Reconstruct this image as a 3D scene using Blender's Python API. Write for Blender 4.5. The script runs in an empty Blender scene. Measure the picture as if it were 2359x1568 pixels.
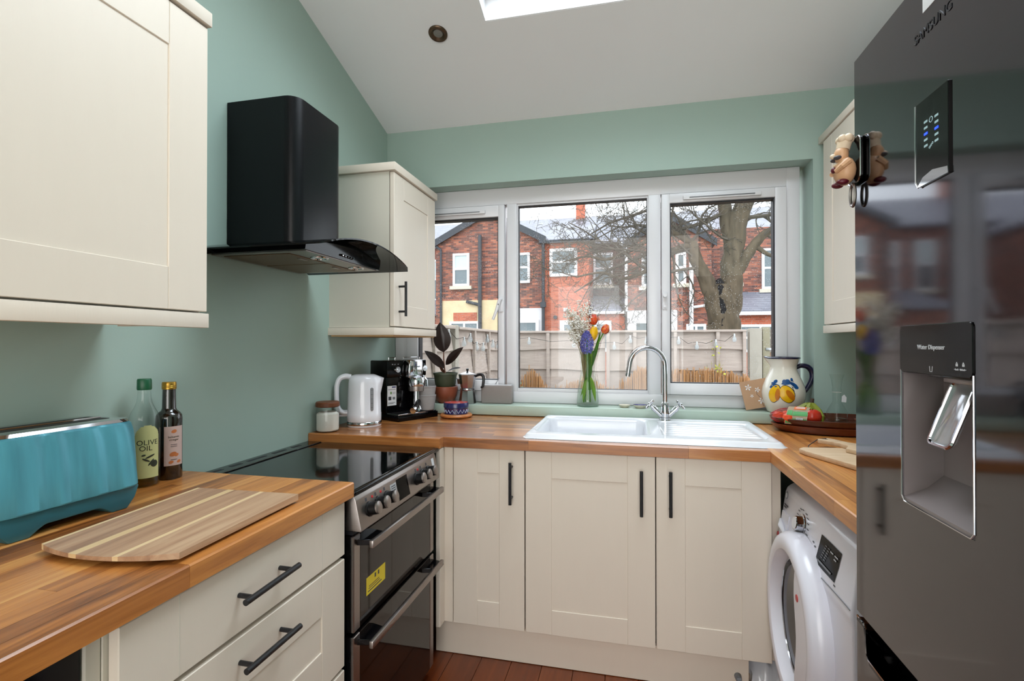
import bpy, bmesh, math, random
from mathutils import Vector, Matrix
random.seed(7)
SC = bpy.context.scene
COL = SC.collection
PI = math.pi

# ------------------------------------------------------------------ camera, sky, large lights, exposure
cd = bpy.data.cameras.new('camera'); cam = bpy.data.objects.new('camera', cd); COL.objects.link(cam)
cd.sensor_width = 36.0; cd.lens = 36.0 * 1162.7 / 2359.0; cd.clip_start = 0.02; cd.clip_end = 300
cam.location = (1.3432, -2.6422, 1.2920)
cam.rotation_euler = (PI / 2 + 0.00665, 0.0007, 0.22781)
SC.camera = cam
SC.view_settings.view_transform = 'Standard'; SC.view_settings.look = 'None'
SC.view_settings.gamma = 1.0; SC.view_settings.use_curve_mapping = False
SC.view_settings.exposure = 0.0
SC.cycles.use_denoising = True
SC.cycles.use_adaptive_sampling = True; SC.cycles.adaptive_threshold = 0.05; SC.cycles.adaptive_min_samples = 16
SC.cycles.max_bounces = 6; SC.cycles.diffuse_bounces = 3; SC.cycles.glossy_bounces = 3
SC.cycles.transmission_bounces = 3; SC.cycles.transparent_max_bounces = 12
SC.cycles.caustics_reflective = False; SC.cycles.caustics_refractive = False
SC.cycles.sample_clamp_indirect = 6.0

W = bpy.data.worlds.new('overcast_sky'); SC.world = W; W.use_nodes = True
bg = W.node_tree.nodes['Background']; bg.inputs[0].default_value = (0.93, 0.96, 1.0, 1); bg.inputs[1].default_value = 3.5

def area(name, loc, target, sx, sy, power, col=(1, 1, 1)):
    l = bpy.data.lights.new(name, 'AREA'); l.shape = 'RECTANGLE'; l.size = sx; l.size_y = sy; l.energy = power; l.color = col
    o = bpy.data.objects.new(name, l); COL.objects.link(o); o.location = loc
    o.rotation_euler = (Vector(target) - Vector(loc)).to_track_quat('-Z', 'Y').to_euler()
    return o
# daylight entering through the roof light, and a fill lamp added behind the camera
area('roof_light_daylight', (1.48, -1.12, 3.20), (1.30, -1.10, 2.2), 1.20, 1.12, 39, (0.79, 0.90, 1.0))
area('rear_fill_light', (1.25, -4.30, 1.55), (1.25, 0.0, 1.35), 2.0, 2.4, 36, (1.0, 0.91, 0.82))

# ------------------------------------------------------------------ materials
def lin(c):
    o = []
    for v in c:
        v = v / 255.0
        o.append(v / 12.92 if v <= 0.04045 else ((v + 0.055) / 1.055) ** 2.4)
    return (o[0], o[1], o[2], 1.0)

class NT:
    def __init__(s, name):
        s.m = bpy.data.materials.new(name); s.m.use_nodes = True
        s.t = s.m.node_tree; s.b = s.t.nodes['Principled BSDF']; s.out = s.t.nodes['Material Output']
    def n(s, typ, **kw):
        nd = s.t.nodes.new('ShaderNode' + typ)
        for k, v in kw.items():
            if k.startswith('i_'):
                key = k[2:]; key = int(key) if key.isdigit() else key.replace('_', ' ')
                nd.inputs[key].default_value = v
            else: setattr(nd, k, v)
        return nd
    def l(s, a, b): s.t.links.new(a, b)

def mat(name, rgb, rough=0.5, metal=0.0, var=0.0, vscale=8.0, bump=0.0, bscale=60.0, coat=0.0, spec=0.5, stretch=(1, 1, 1), alpha=None, emit=None):
    k = NT(name); b = k.b
    b.inputs['Base Color'].default_value = lin(rgb); b.inputs['Roughness'].default_value = rough; b.inputs['Metallic'].default_value = metal
    b.inputs['Specular IOR Level'].default_value = spec
    if coat: b.inputs['Coat Weight'].default_value = coat; b.inputs['Coat Roughness'].default_value = 0.08
    if emit: b.inputs['Emission Color'].default_value = lin(rgb); b.inputs['Emission Strength'].default_value = emit
    tc = k.n('TexCoord'); mp = k.n('Mapping'); mp.inputs['Scale'].default_value = stretch; k.l(tc.outputs['Object'], mp.inputs[0])
    nz = k.n('TexNoise'); nz.inputs['Scale'].default_value = vscale; nz.inputs['Detail'].default_value = 4; k.l(mp.outputs[0], nz.inputs[0])
    if var:
        c = lin(rgb); mx = k.n('Mix', data_type='RGBA')
        mx.inputs[6].default_value = tuple(max(0, x * (1 - var)) for x in c[:3]) + (1,)
        mx.inputs[7].default_value = tuple(min(1, x * (1 + var)) for x in c[:3]) + (1,)
        k.l(nz.outputs['Fac'], mx.inputs[0]); k.l(mx.outputs[2], b.inputs['Base Color'])
    if bump:
        n2 = k.n('TexNoise'); n2.inputs['Scale'].default_value = bscale; n2.inputs['Detail'].default_value = 3; k.l(mp.outputs[0], n2.inputs[0])
        bp = k.n('Bump'); bp.inputs['Strength'].default_value = bump; bp.inputs['Distance'].default_value = 0.002
        k.l(n2.outputs['Fac'], bp.inputs['Height']); k.l(bp.outputs[0], b.inputs['Normal'])
    return k.m

def glass_mat(name, tint=(255, 255, 255), ior=1.45, rough=0.0, drops=0.0, milk=0.0):
    k = NT(name); k.t.nodes.remove(k.b)
    tr = k.n('BsdfTransparent'); tr.inputs[0].default_value = lin(tint)
    gl = k.n('BsdfGlossy'); gl.inputs['Roughness'].default_value = rough
    f0 = ((ior - 1) / (ior + 1)) ** 2
    lw = k.n('LayerWeight'); lw.inputs['Blend'].default_value = 0.5
    pw = k.n('Math', operation='POWER'); pw.inputs[1].default_value = 5.0; k.l(lw.outputs['Facing'], pw.inputs[0])
    fr = k.n('Math', operation='MULTIPLY_ADD'); fr.inputs[1].default_value = 1 - f0; fr.inputs[2].default_value = f0; k.l(pw.outputs[0], fr.inputs[0])
    mx = k.n('MixShader'); k.l(fr.outputs[0], mx.inputs[0]); k.l(tr.outputs[0], mx.inputs[1]); k.l(gl.outputs[0], mx.inputs[2])
    last = mx
    if drops:
        tc = k.n('TexCoord'); vo = k.n('TexVoronoi'); vo.inputs['Scale'].default_value = 95; k.l(tc.outputs['Object'], vo.inputs['Vector'])
        lt = k.n('Math', operation='LESS_THAN'); lt.inputs[1].default_value = 0.16; k.l(vo.outputs['Distance'], lt.inputs[0])
        nz = k.n('TexNoise'); nz.inputs['Scale'].default_value = 5; k.l(tc.outputs['Object'], nz.inputs[0])
        g2 = k.n('Math', operation='GREATER_THAN'); g2.inputs[1].default_value = 0.52; k.l(nz.outputs['Fac'], g2.inputs[0])
        ml = k.n('Math', operation='MULTIPLY'); k.l(lt.outputs[0], ml.inputs[0]); k.l(g2.outputs[0], ml.inputs[1])
        m2 = k.n('Math', operation='MULTIPLY'); m2.inputs[1].default_value = drops; k.l(ml.outputs[0], m2.inputs[0])
        df = k.n('BsdfTranslucent'); df.inputs[0].default_value = (0.85, 0.88, 0.9, 1)
        mx2 = k.n('MixShader'); k.l(m2.outputs[0], mx2.inputs[0]); k.l(last.outputs[0], mx2.inputs[1]); k.l(df.outputs[0], mx2.inputs[2]); last = mx2
    if milk:
        df = k.n('BsdfDiffuse'); df.inputs[0].default_value = lin(tint)
        mx2 = k.n('MixShader'); mx2.inputs[0].default_value = milk; k.l(last.outputs[0], mx2.inputs[1]); k.l(df.outputs[0], mx2.inputs[2]); last = mx2
    k.l(last.outputs[0], k.out.inputs[0])
    return k.m

def wood_mat(name, cols, axis='y', rough=0.38, gscale=1.0, coat=0.0, bump=0.08):
    """boards whose tone follows the object's own random number, with grain stretched along one axis"""
    k = NT(name); b = k.b
    oi = k.n('ObjectInfo'); tc = k.n('TexCoord'); mp = k.n('Mapping')
    s = {'x': (1.6, 26, 26), 'y': (26, 1.6, 26), 'z': (26, 26, 1.6)}[axis]
    mp.inputs['Scale'].default_value = tuple(v * gscale for v in s)
    off = k.n('CombineXYZ'); m7 = k.n('Math', operation='MULTIPLY'); m7.inputs[1].default_value = 37.0
    k.l(oi.outputs['Random'], m7.inputs[0]); k.l(m7.outputs[0], off.inputs[0]); k.l(m7.outputs[0], off.inputs[1]); k.l(m7.outputs[0], off.inputs[2])
    ad = k.n('VectorMath', operation='ADD'); k.l(tc.outputs['Object'], ad.inputs[0]); k.l(off.outputs[0], ad.inputs[1]); k.l(ad.outputs[0], mp.inputs[0])
    nz = k.n('TexNoise'); nz.inputs['Scale'].default_value = 1.0; nz.inputs['Detail'].default_value = 9; nz.inputs['Roughness'].default_value = 0.62; nz.inputs['Distortion'].default_value = 0.8; k.l(mp.outputs[0], nz.inputs[0])
    rp = k.n('ValToRGB'); e = rp.color_ramp.elements
    e[0].position = 0.0; e[0].color = lin(cols[0]); e[1].position = 1.0; e[1].color = lin(cols[-1])
    for i, c in enumerate(cols[1:-1]):
        q = e.new((i + 1) / (len(cols) - 1)); q.color = lin(c)
    m1 = k.n('Math', operation='MULTIPLY_ADD'); m1.inputs[1].default_value = 1.5; m1.inputs[2].default_value = -0.75; k.l(nz.outputs['Fac'], m1.inputs[0])
    m2 = k.n('Math', operation='MULTIPLY_ADD'); m2.inputs[1].default_value = 0.66; m2.inputs[2].default_value = 0.18; k.l(oi.outputs['Random'], m2.inputs[0])
    m3 = k.n('Math', operation='ADD', use_clamp=True); k.l(m1.outputs[0], m3.inputs[0]); k.l(m2.outputs[0], m3.inputs[1])
    k.l(m3.outputs[0], rp.inputs[0]); k.l(rp.outputs[0], b.inputs['Base Color'])
    b.inputs['Roughness'].default_value = rough
    if coat: b.inputs['Coat Weight'].default_value = coat; b.inputs['Coat Roughness'].default_value = 0.15
    bp = k.n('Bump'); bp.inputs['Strength'].default_value = bump; bp.inputs['Distance'].default_value = 0.001
    k.l(nz.outputs['Fac'], bp.inputs['Height']); k.l(bp.outputs[0], b.inputs['Normal'])
    return k.m

def brick_mat(name, cols, mortar=(132, 112, 104), bw=0.215, bh=0.068, rough=0.9, stain=(70, 56, 56), spec=0.4):
    """courses of bricks (or slates), each one with its own tone picked from cols"""
    k = NT(name); b = k.b
    def mth(op, a, c=None):
        n = k.n('Math', operation=op)
        for i, v in enumerate((a, c)):
            if v is None: continue
            if isinstance(v, (int, float)): n.inputs[i].default_value = v
            else: k.l(v, n.inputs[i])
        return n.outputs[0]
    tc = k.n('TexCoord'); sp = k.n('SeparateXYZ'); k.l(tc.outputs['Object'], sp.inputs[0])
    u = mth('ADD', sp.outputs[0], sp.outputs[1]); v = sp.outputs[2]
    vr = mth('DIVIDE', v, bh); row = mth('FLOOR', vr); odd = mth('MULTIPLY', mth('MODULO', mth('ABSOLUTE', row), 2.0), 0.5)
    ur = mth('ADD', mth('DIVIDE', u, bw), odd); colm = mth('FLOOR', ur)
    fu = mth('FRACT', ur); fv = mth('FRACT', vr)
    cb = k.n('CombineXYZ'); k.l(colm, cb.inputs[0]); k.l(row, cb.inputs[1])
    wn = k.n('TexWhiteNoise', noise_dimensions='2D'); k.l(cb.outputs[0], wn.inputs[0])
    nz = k.n('TexNoise'); nz.inputs['Scale'].default_value = 1.1; nz.inputs['Detail'].default_value = 5; nz.inputs['Roughness'].default_value = 0.7; k.l(tc.outputs['Object'], nz.inputs[0])
    sel = mth('ADD', mth('MULTIPLY', wn.outputs[0], 0.75), mth('MULTIPLY', mth('SUBTRACT', nz.outputs['Fac'], 0.43), 1.0))
    rp = k.n('ValToRGB'); e = rp.color_ramp.elements; e[0].color = lin(cols[0]); e[1].color = lin(cols[-1])
    for i, c in enumerate(cols[1:-1]): q = e.new((i + 1) / (len(cols) - 1)); q.color = lin(c)
    k.l(sel, rp.inputs[0])
    mu = 0.012 / bw; mv = 0.012 / bh
    joint = mth('MAXIMUM', mth('LESS_THAN', fu, mu), mth('LESS_THAN', fv, mv))
    mx = k.n('Mix', data_type='RGBA'); mx.inputs[7].default_value = lin(mortar); k.l(joint, mx.inputs[0]); k.l(rp.outputs[0], mx.inputs[6])
    k.l(mx.outputs[2], b.inputs['Base Color']); b.inputs['Roughness'].default_value = rough; b.inputs['Specular IOR Level'].default_value = spec
    bp = k.n('Bump'); bp.inputs['Strength'].default_value = 0.5; bp.inputs['Distance'].default_value = 0.01; bp.invert = True
    k.l(joint, bp.inputs['Height']); k.l(bp.outputs[0], b.inputs['Normal'])
    return k.m

MT = {}
MT['wall'] = mat('sage_green_paint', (166, 187, 177), 0.6, var=0.03, vscale=2, bump=0.06, bscale=180, spec=0.3)
MT['ceil'] = mat('white_ceiling_paint', (238, 237, 238), 0.7, var=0.02, vscale=2, bump=0.05, bscale=90, spec=0.3)
MT['sill'] = mat('pale_green_gloss_paint', (178, 196, 182), 0.35, var=0.02, bump=0.05, bscale=60)
MT['upvc'] = mat('white_upvc', (222, 221, 224), 0.28, var=0.01)
MT['gasket'] = mat('black_rubber_gasket', (22, 22, 30), 0.5)
MT['cream'] = mat('cream_matt_cabinet', (226, 214, 199), 0.42, var=0.015, vscale=40, bump=0.05, bscale=260, stretch=(1, 1, 0.15))
MT['cream_in'] = mat('cabinet_carcass', (210, 204, 190), 0.55, var=0.02)
MT['board_edge'] = mat('raw_chipboard_edge', (196, 160, 112), 0.8, var=0.12, vscale=300)
MT['black'] = mat('satin_black_metal', (16, 16, 20), 0.38, var=0.05)
MT['hoodblk'] = mat('black_painted_steel_hood', (9, 11, 15), 0.29, var=0.05, bump=0.03, bscale=500, spec=0.25)
MT['blkgloss'] = mat('gloss_black_plastic', (8, 8, 10), 0.12, spec=0.25)
MT['blkplast'] = mat('black_plastic', (11, 11, 12), 0.42, var=0.06, spec=0.3)
MT['hob'] = mat('black_ceramic_hob', (7, 9, 9), 0.06, spec=0.7)
MT['steel'] = mat('brushed_steel', (158, 150, 146), 0.34, 1.0, var=0.06, vscale=6, stretch=(1, 1, 60), bump=0.02, bscale=60)
MT['chrome'] = mat('chrome', (205, 206, 210), 0.07, 1.0, var=0.01)
MT['alu'] = mat('cast_aluminium', (176, 174, 176), 0.24, 1.0, var=0.04, vscale=30)
MT['ceramic'] = mat('white_glazed_ceramic', (232, 233, 238), 0.14, var=0.005, coat=0.3)
MT['white'] = mat('white_gloss_plastic', (228, 228, 234), 0.16, var=0.01, coat=0.3)
MT['wm'] = mat('white_appliance_enamel', (236, 234, 244), 0.24, var=0.008, coat=0.2)
MT['greyplast'] = mat('grey_plastic', (120, 122, 126), 0.4, var=0.03)
MT['print'] = mat('dark_printing', (66, 66, 72), 0.6, var=0.02)
MT['printlt'] = mat('pale_printing', (205, 206, 210), 0.5, var=0.02)
MT['glass'] = glass_mat('clear_glass', (250, 252, 251))
MT['pane'] = glass_mat('rain_spotted_window_glass', (246, 249, 250), drops=0.35)
MT['smoked'] = glass_mat('smoked_glass', (96, 98, 100), ior=1.5)
MT['ovenglass'] = mat('dark_oven_glass', (22, 17, 16), 0.05, spec=0.45)
MT['terracotta'] = mat('terracotta', (136, 70, 46), 0.45, var=0.12, vscale=14, bump=0.1)
MT['greenpot'] = mat('dull_green_plastic', (66, 74, 54), 0.5, var=0.05)
MT['soil'] = mat('potting_soil', (52, 34, 24), 0.95, var=0.3, vscale=60, bump=0.8, bscale=120)
MT['leafdark'] = mat('dark_rubber_plant_leaf', (52, 36, 32), 0.28, var=0.2, vscale=12, coat=0.2)
MT['stemred'] = mat('reddish_stem', (104, 66, 50), 0.6, var=0.15)
MT['leafgreen'] = mat('fresh_green_leaf', (82, 132, 40), 0.4, var=0.2, vscale=14, stretch=(1, 1, 0.2))
MT['leafpale'] = mat('pale_green_leaf', (140, 176, 60), 0.4, var=0.15, vscale=14, stretch=(1, 1, 0.2))
MT['greycup'] = mat('speckled_grey_stoneware', (150, 148, 148), 0.6, var=0.06, vscale=90)
MT['white_tile'] = mat('white_paint', (232, 232, 234), 0.4, var=0.01)
MT['fridge'] = mat('polished_inox_fridge', (100, 99, 103), 0.07, 1.0, var=0.02, vscale=3, stretch=(1, 1, 30))
MT['fridgeside'] = mat('grey_fridge_side', (92, 92, 96), 0.4, 0.3, var=0.02)
MT['recess'] = mat('grey_dispenser_recess', (142, 132, 132), 0.32, 0.35, var=0.02)
MT['clearplast'] = mat('clear_lever_plastic', (188, 188, 192), 0.1, 0.5, var=0.02)
MT['teal'] = mat('ribbed_teal_toaster', (84, 158, 176), 0.36, 0.3, var=0.42, vscale=1.0, stretch=(34, 34, .2))
MT['tealdark'] = mat('dark_teal_plastic', (40, 98, 110), 0.4, var=0.04)
MT['floorwood'] = wood_mat('orange_brown_floor_plank', [(84, 34, 12), (112, 52, 20), (132, 66, 28)], 'y', 0.32, coat=0.2)
MT['wt_y'] = wood_mat('oiled_oak_stave_lengthwise', [(108, 60, 26), (172, 106, 50), (204, 134, 66), (224, 164, 94)], 'y', 0.36, gscale=1.5, coat=0.35)
MT['wt_x'] = wood_mat('oiled_oak_stave_crosswise', [(102, 57, 26), (154, 94, 46), (182, 114, 56), (202, 142, 80)], 'x', 0.36, gscale=1.5, coat=0.6)
MT['acacia'] = wood_mat('acacia_board_strip', [(94, 68, 54), (148, 112, 88), (178, 140, 110), (198, 164, 132)], 'y', 0.5, gscale=1.4)
MT['beech'] = wood_mat('pale_beech', [(170, 136, 102), (198, 166, 132), (212, 184, 152)], 'x', 0.55, gscale=1.3)
MT['darkwood'] = wood_mat('dark_carved_wood', [(58, 22, 10), (92, 38, 16), (118, 54, 24)], 'x', 0.3, coat=0.3)
MT['brownlid'] = wood_mat('acacia_jar_lid', [(92, 46, 20), (122, 66, 32), (146, 84, 44)], 'x', 0.5)
MT['trivet'] = wood_mat('orange_wood_trivet', [(150, 84, 36), (178, 106, 52), (196, 126, 68)], 'x', 0.4)

# ------------------------------------------------------------------ geometry helpers
TM = {}   # world matrix of a thing, so parts can be given in world coordinates
class MB:
    def __init__(s): s.bm = bmesh.new(); s.mark = 0
    def _new(s, vs, fs):
        bv = [s.bm.verts.new(v) for v in vs]; out = []
        for f in fs:
            try: out.append(s.bm.faces.new([bv[i] for i in f]))
            except ValueError: pass
        return bv, out
    def box(s, x0, x1, y0, y1, z0, z1, bev=0.0, seg=2):
        if x0 > x1: x0, x1 = x1, x0
        if y0 > y1: y0, y1 = y1, y0
        if z0 > z1: z0, z1 = z1, z0
        v = [(x0, y0, z0), (x1, y0, z0), (x1, y1, z0), (x0, y1, z0), (x0, y0, z1), (x1, y0, z1), (x1, y1, z1), (x0, y1, z1)]
        bv, fs = s._new(v, [(0, 3, 2, 1), (4, 5, 6, 7), (0, 1, 5, 4), (1, 2, 6, 5), (2, 3, 7, 6), (3, 0, 4, 7)])
        if bev: s._bev(fs, bev, seg)
        return s
    def _bev(s, fs, bev, seg):
        es = set()
        for f in fs: es.update(f.edges)
        bmesh.ops.bevel(s.bm, geom=list(es), offset=bev, segments=seg, profile=0.5, affect='EDGES')
    def prism(s, poly, axis, lo, hi, bev=0.0, seg=2):
        """polygon extruded along an axis; poly coords are the other two axes in x,y,z order"""
        def P(a, b, t): return {'x': (t, a, b), 'y': (a, t, b), 'z': (a, b, t)}[axis]
        n = len(poly); v = [P(a, b, lo) for a, b in poly] + [P(a, b, hi) for a, b in poly]
        fs = [tuple(range(n))[::-1], tuple(range(n, 2 * n))] + [(i, (i + 1) % n, n + (i + 1) % n, n + i) for i in range(n)]
        bv, ff = s._new(v, fs)
        bmesh.ops.recalc_face_normals(s.bm, faces=ff)
        if bev: s._bev(ff, bev, seg)
        return s
    def lathe(s, prof, n=32, c=(0, 0, 0), sx=1.0, sy=1.0, fn=None, cap=True):
        vs = []; fs = []
        for (r, z) in prof:
            for i in range(n):
                a = 2 * PI * i / n; rr = r if fn is None else fn(r, z, a)
                vs.append((c[0] + rr * math.cos(a) * sx, c[1] + rr * math.sin(a) * sy, c[2] + z))
        for j in range(len(prof) - 1):
            for i in range(n):
                a, b = j * n + i, j * n + (i + 1) % n
                fs.append((a, b, b + n, a + n))
        if cap:
            if prof[0][0] > 1e-6: fs.append(tuple(range(n))[::-1])
            if prof[-1][0] > 1e-6: fs.append(tuple(range((len(prof) - 1) * n, len(prof) * n)))
        bv, ff = s._new(vs, fs)
        bmesh.ops.remove_doubles(s.bm, verts=bv, dist=1e-6)
        return s
    def tube(s, pts, r, n=8, cap=True, closed=False):
        pts = [Vector(p) for p in pts]; m = len(pts); R = r if isinstance(r, (list, tuple)) else [r] * m
        vs = []; fs = []; prev = None
        for i, p in enumerate(pts):
            if closed: t = pts[(i + 1) % m] - pts[i - 1]
            elif i == 0: t = pts[1] - p
            elif i == m - 1: t = p - pts[i - 1]
            else: t = (pts[i + 1] - p).normalized() + (p - pts[i - 1]).normalized()
            if t.length < 1e-9: t = Vector((0, 0, 1))
            t.normalize()
            if prev is None:
                up = Vector((0, 0, 1)) if abs(t.z) < 0.9 else Vector((1, 0, 0))
                a = t.cross(up).normalized()
            else:
                a = prev - t * prev.dot(t)
                a = a.normalized() if a.length > 1e-6 else t.orthogonal().normalized()
            prev = a; b = t.cross(a)
            for k in range(n):
                q = 2 * PI * k / n; vs.append(p + (a * math.cos(q) + b * math.sin(q)) * R[i])
        for i in range(m - 1 if not closed else m):
            for k in range(n):
                u, w = i * n + k, i * n + (k + 1) % n; j = ((i + 1) % m) * n - i * n
                fs.append((u, w, w + j, u + j))
        if cap and not closed: fs += [tuple(range(n))[::-1], tuple(range((m - 1) * n, m * n))]
        s._new(vs, fs); return s
    def cyl(s, a, b, r, r2=None, n=20): return s.tube([a, b], [r, r if r2 is None else r2], n)
    def ball(s, c, r, nu=14, nv=8):
        rx, ry, rz = (r, r, r) if not isinstance(r, (tuple, list)) else r
        prof = [(math.sin(PI * j / nv), -math.cos(PI * j / nv)) for j in range(nv + 1)]
        vs = []; fs = []
        for pr, pz in prof:
            for i in range(nu): a = 2 * PI * i / nu; vs.append((c[0] + rx * pr * math.cos(a), c[1] + ry * pr * math.sin(a), c[2] + rz * pz))
        for j in range(nv):
            for i in range(nu): a, b = j * nu + i, j * nu + (i + 1) % nu; fs.append((a, b, b + nu, a + nu))
        bv, ff = s._new(vs, fs); bmesh.ops.remove_doubles(s.bm, verts=bv, dist=1e-7); return s
    def grid(s, f, nu, nv, keep=None):
        vs = [f(i / nu, j / nv) for j in range(nv + 1) for i in range(nu + 1)]
        fs = []
        for j in range(nv):
            for i in range(nu):
                a = j * (nu + 1) + i
                if keep is None or keep((i + .5) / nu, (j + .5) / nv): fs.append((a, a + 1, a + nu + 2, a + nu + 1))
        s._new(vs, fs); return s
    def poly(s, *pts): s._new(pts, [tuple(range(len(pts)))]); return s
    def thick(s, d):
        geom = list(s.bm.faces); bmesh.ops.solidify(s.bm, geom=geom, thickness=d); return s
    def xf(s, M): bmesh.ops.transform(s.bm, matrix=M, verts=list(s.bm.verts)); return s
    def build(s, name, m, parent=None, world=None, ang=35, rec=False):
        if rec: bmesh.ops.recalc_face_normals(s.bm, faces=list(s.bm.faces))
        if world is None: world = parent is not None and TM.get(parent.name, (None, False))[1]
        if parent is not None and world: s.xf(TM[parent.name][0].inverted())
        me = bpy.data.meshes.new(name); s.bm.to_mesh(me); s.bm.free()
        me.polygons.foreach_set('use_smooth', [True] * len(me.polygons)); me.set_sharp_from_angle(angle=math.radians(ang))
        me.materials.append(MT[m] if isinstance(m, str) else m)
        o = bpy.data.objects.new(name, me); COL.objects.link(o)
        if parent is not None: o.parent = parent; TM[o.name] = TM.get(parent.name, (Matrix(), True))
        return o

def tag(o, label, cat, group=None, kind=None):
    o['label'] = label
    if cat: o['category'] = cat
    if group: o['group'] = group
    if kind: o['kind'] = kind
    return o
def thing(name, label, cat, loc=(0, 0, 0), rz=0.0, group=None, world=False, kind=None):
    o = bpy.data.objects.new(name, None); COL.objects.link(o); o.location = loc; o.rotation_euler = (0, 0, rz); o.empty_display_size = 0.05
    TM[o.name] = (Matrix.Translation(Vector(loc)) @ Matrix.Rotation(rz, 4, 'Z'), world)
    if label: tag(o, label, cat, group, kind)
    elif kind: o['kind'] = kind
    return o
def lone(mb, name, m, label, cat, loc=(0, 0, 0), rz=0.0, group=None, kind=None, **kw):
    o = mb.build(name, m, **kw); o.location = loc; o.rotation_euler = (0, 0, rz)
    TM[o.name] = (Matrix.Translation(Vector(loc)) @ Matrix.Rotation(rz, 4, 'Z'), False)
    return tag(o, label, cat, group, kind)
def struct(mb, name, m, parent=None, **kw):
    o = mb.build(name, m, parent, **kw)
    if parent is None: o['kind'] = 'structure'; TM[o.name] = (Matrix(), True)
    return o
def text(name, body, size, org, right, up, m, parent, align='CENTER', depth=0.0004, world=None):
    cu = bpy.data.curves.new(name, 'FONT'); cu.body = body; cu.size = size; cu.align_x = align; cu.extrude = depth; cu.resolution_u = 3
    t = bpy.data.objects.new(name, cu); COL.objects.link(t)
    dg = bpy.context.evaluated_depsgraph_get(); me = bpy.data.meshes.new_from_object(t.evaluated_get(dg))
    bpy.data.objects.remove(t); bpy.data.curves.remove(cu)
    r = Vector(right).normalized(); u = Vector(up).normalized(); n = r.cross(u)
    M = Matrix(((r.x, u.x, n.x, org[0]), (r.y, u.y, n.y, org[1]), (r.z, u.z, n.z, org[2]), (0, 0, 0, 1)))
    if world is None: world = TM[parent.name][1]
    if world: M = TM[parent.name][0].inverted() @ M
    me.transform(M); me.materials.clear(); me.materials.append(MT[m] if isinstance(m, str) else m); me.name = name
    o = bpy.data.objects.new(name, me); COL.objects.link(o); o.parent = parent; return o
def arc(cx, cy, r, a0, a1, n): return [(cx + r * math.cos(a0 + (a1 - a0) * i / n), cy + r * math.sin(a0 + (a1 - a0) * i / n)) for i in range(n + 1)]
def rrect(x0, x1, y0, y1, r, n=5):
    return arc(x1 - r, y1 - r, r, 0, PI / 2, n) + arc(x0 + r, y1 - r, r, PI / 2, PI, n) + arc(x0 + r, y0 + r, r, PI, 1.5 * PI, n) + arc(x1 - r, y0 + r, r, 1.5 * PI, 2 * PI, n)
def smooth(t): t = max(0.0, min(1.0, t)); return t * t * (3 - 2 * t)

def flow(pts, rs, sub=5):
    """resample a path and its radii along a smooth curve"""
    P = [Vector(p) for p in pts]; op = []; orr = []
    for i in range(len(P) - 1):
        a, b, c, d = P[max(0, i - 1)], P[i], P[i + 1], P[min(len(P) - 1, i + 2)]
        for k in range(sub):
            t = k / sub; op.append(0.5 * ((2 * b) + (c - a) * t + (2 * a - 5 * b + 4 * c - d) * t * t + (3 * b - a - 3 * c + d) * t ** 3)); orr.append(rs[i] + (rs[i + 1] - rs[i]) * t)
    return op + [P[-1]], orr + [rs[-1]]
# ================================================================== the room
RW = 2.50; RY = -4.40; CS = 0.3011
def cz(y): return 2.492 - CS * y
fl = struct(MB().box(-0.2, RW + 0.2, RY - 0.2, 0.27, -0.12, -0.012), 'floor', 'soil')
px = 0.0; rowi = 0
while px < RW - 0.01:
    w = min(0.125, RW - px); cut = RY + random.uniform(1.2, 3.2)
    for a, b in ((RY, cut), (cut, 0.0)):
        MB().box(px + 0.0008, px + w - 0.0008, a + 0.0006, b - 0.0006, -0.012, 0.0, 0.0012, 1).build('plank', 'floorwood', fl, world=False)
    px += w; rowi += 1
struct(MB().prism([(RY - 0.2, 0), (0.27, 0), (0.27, cz(0.27) + 0.06), (RY - 0.2, cz(RY - 0.2) + 0.06)], 'x', -0.2, 0.0), 'wall_left', 'wall')
struct(MB().prism([(RY - 0.2, 0), (0.27, 0), (0.27, cz(0.27) + 0.06), (RY - 0.2, cz(RY - 0.2) + 0.06)], 'x', RW, RW + 0.2), 'wall_right', 'wall')
WO = (0.0, 2.193, 0.915, 2.167)      # window opening x0 x1 z0 z1
struct(MB().box(0.0, WO[1], 0.0, 0.27, 0.0, WO[2]).box(WO[1], RW, 0.0, 0.27, 0.0, 2.6).box(0.0, WO[1], 0.0, 0.27, WO[3], 2.6), 'wall_back', 'wall')
struct(MB().box(0.0, 0.25, RY - 0.2, RY, 0, 4.0).box(2.25, RW, RY - 0.2, RY, 0, 4.0).box(0.25, 2.25, RY - 0.2, RY, 2.25, 4.0), 'wall_rear', 'ceil')
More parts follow.
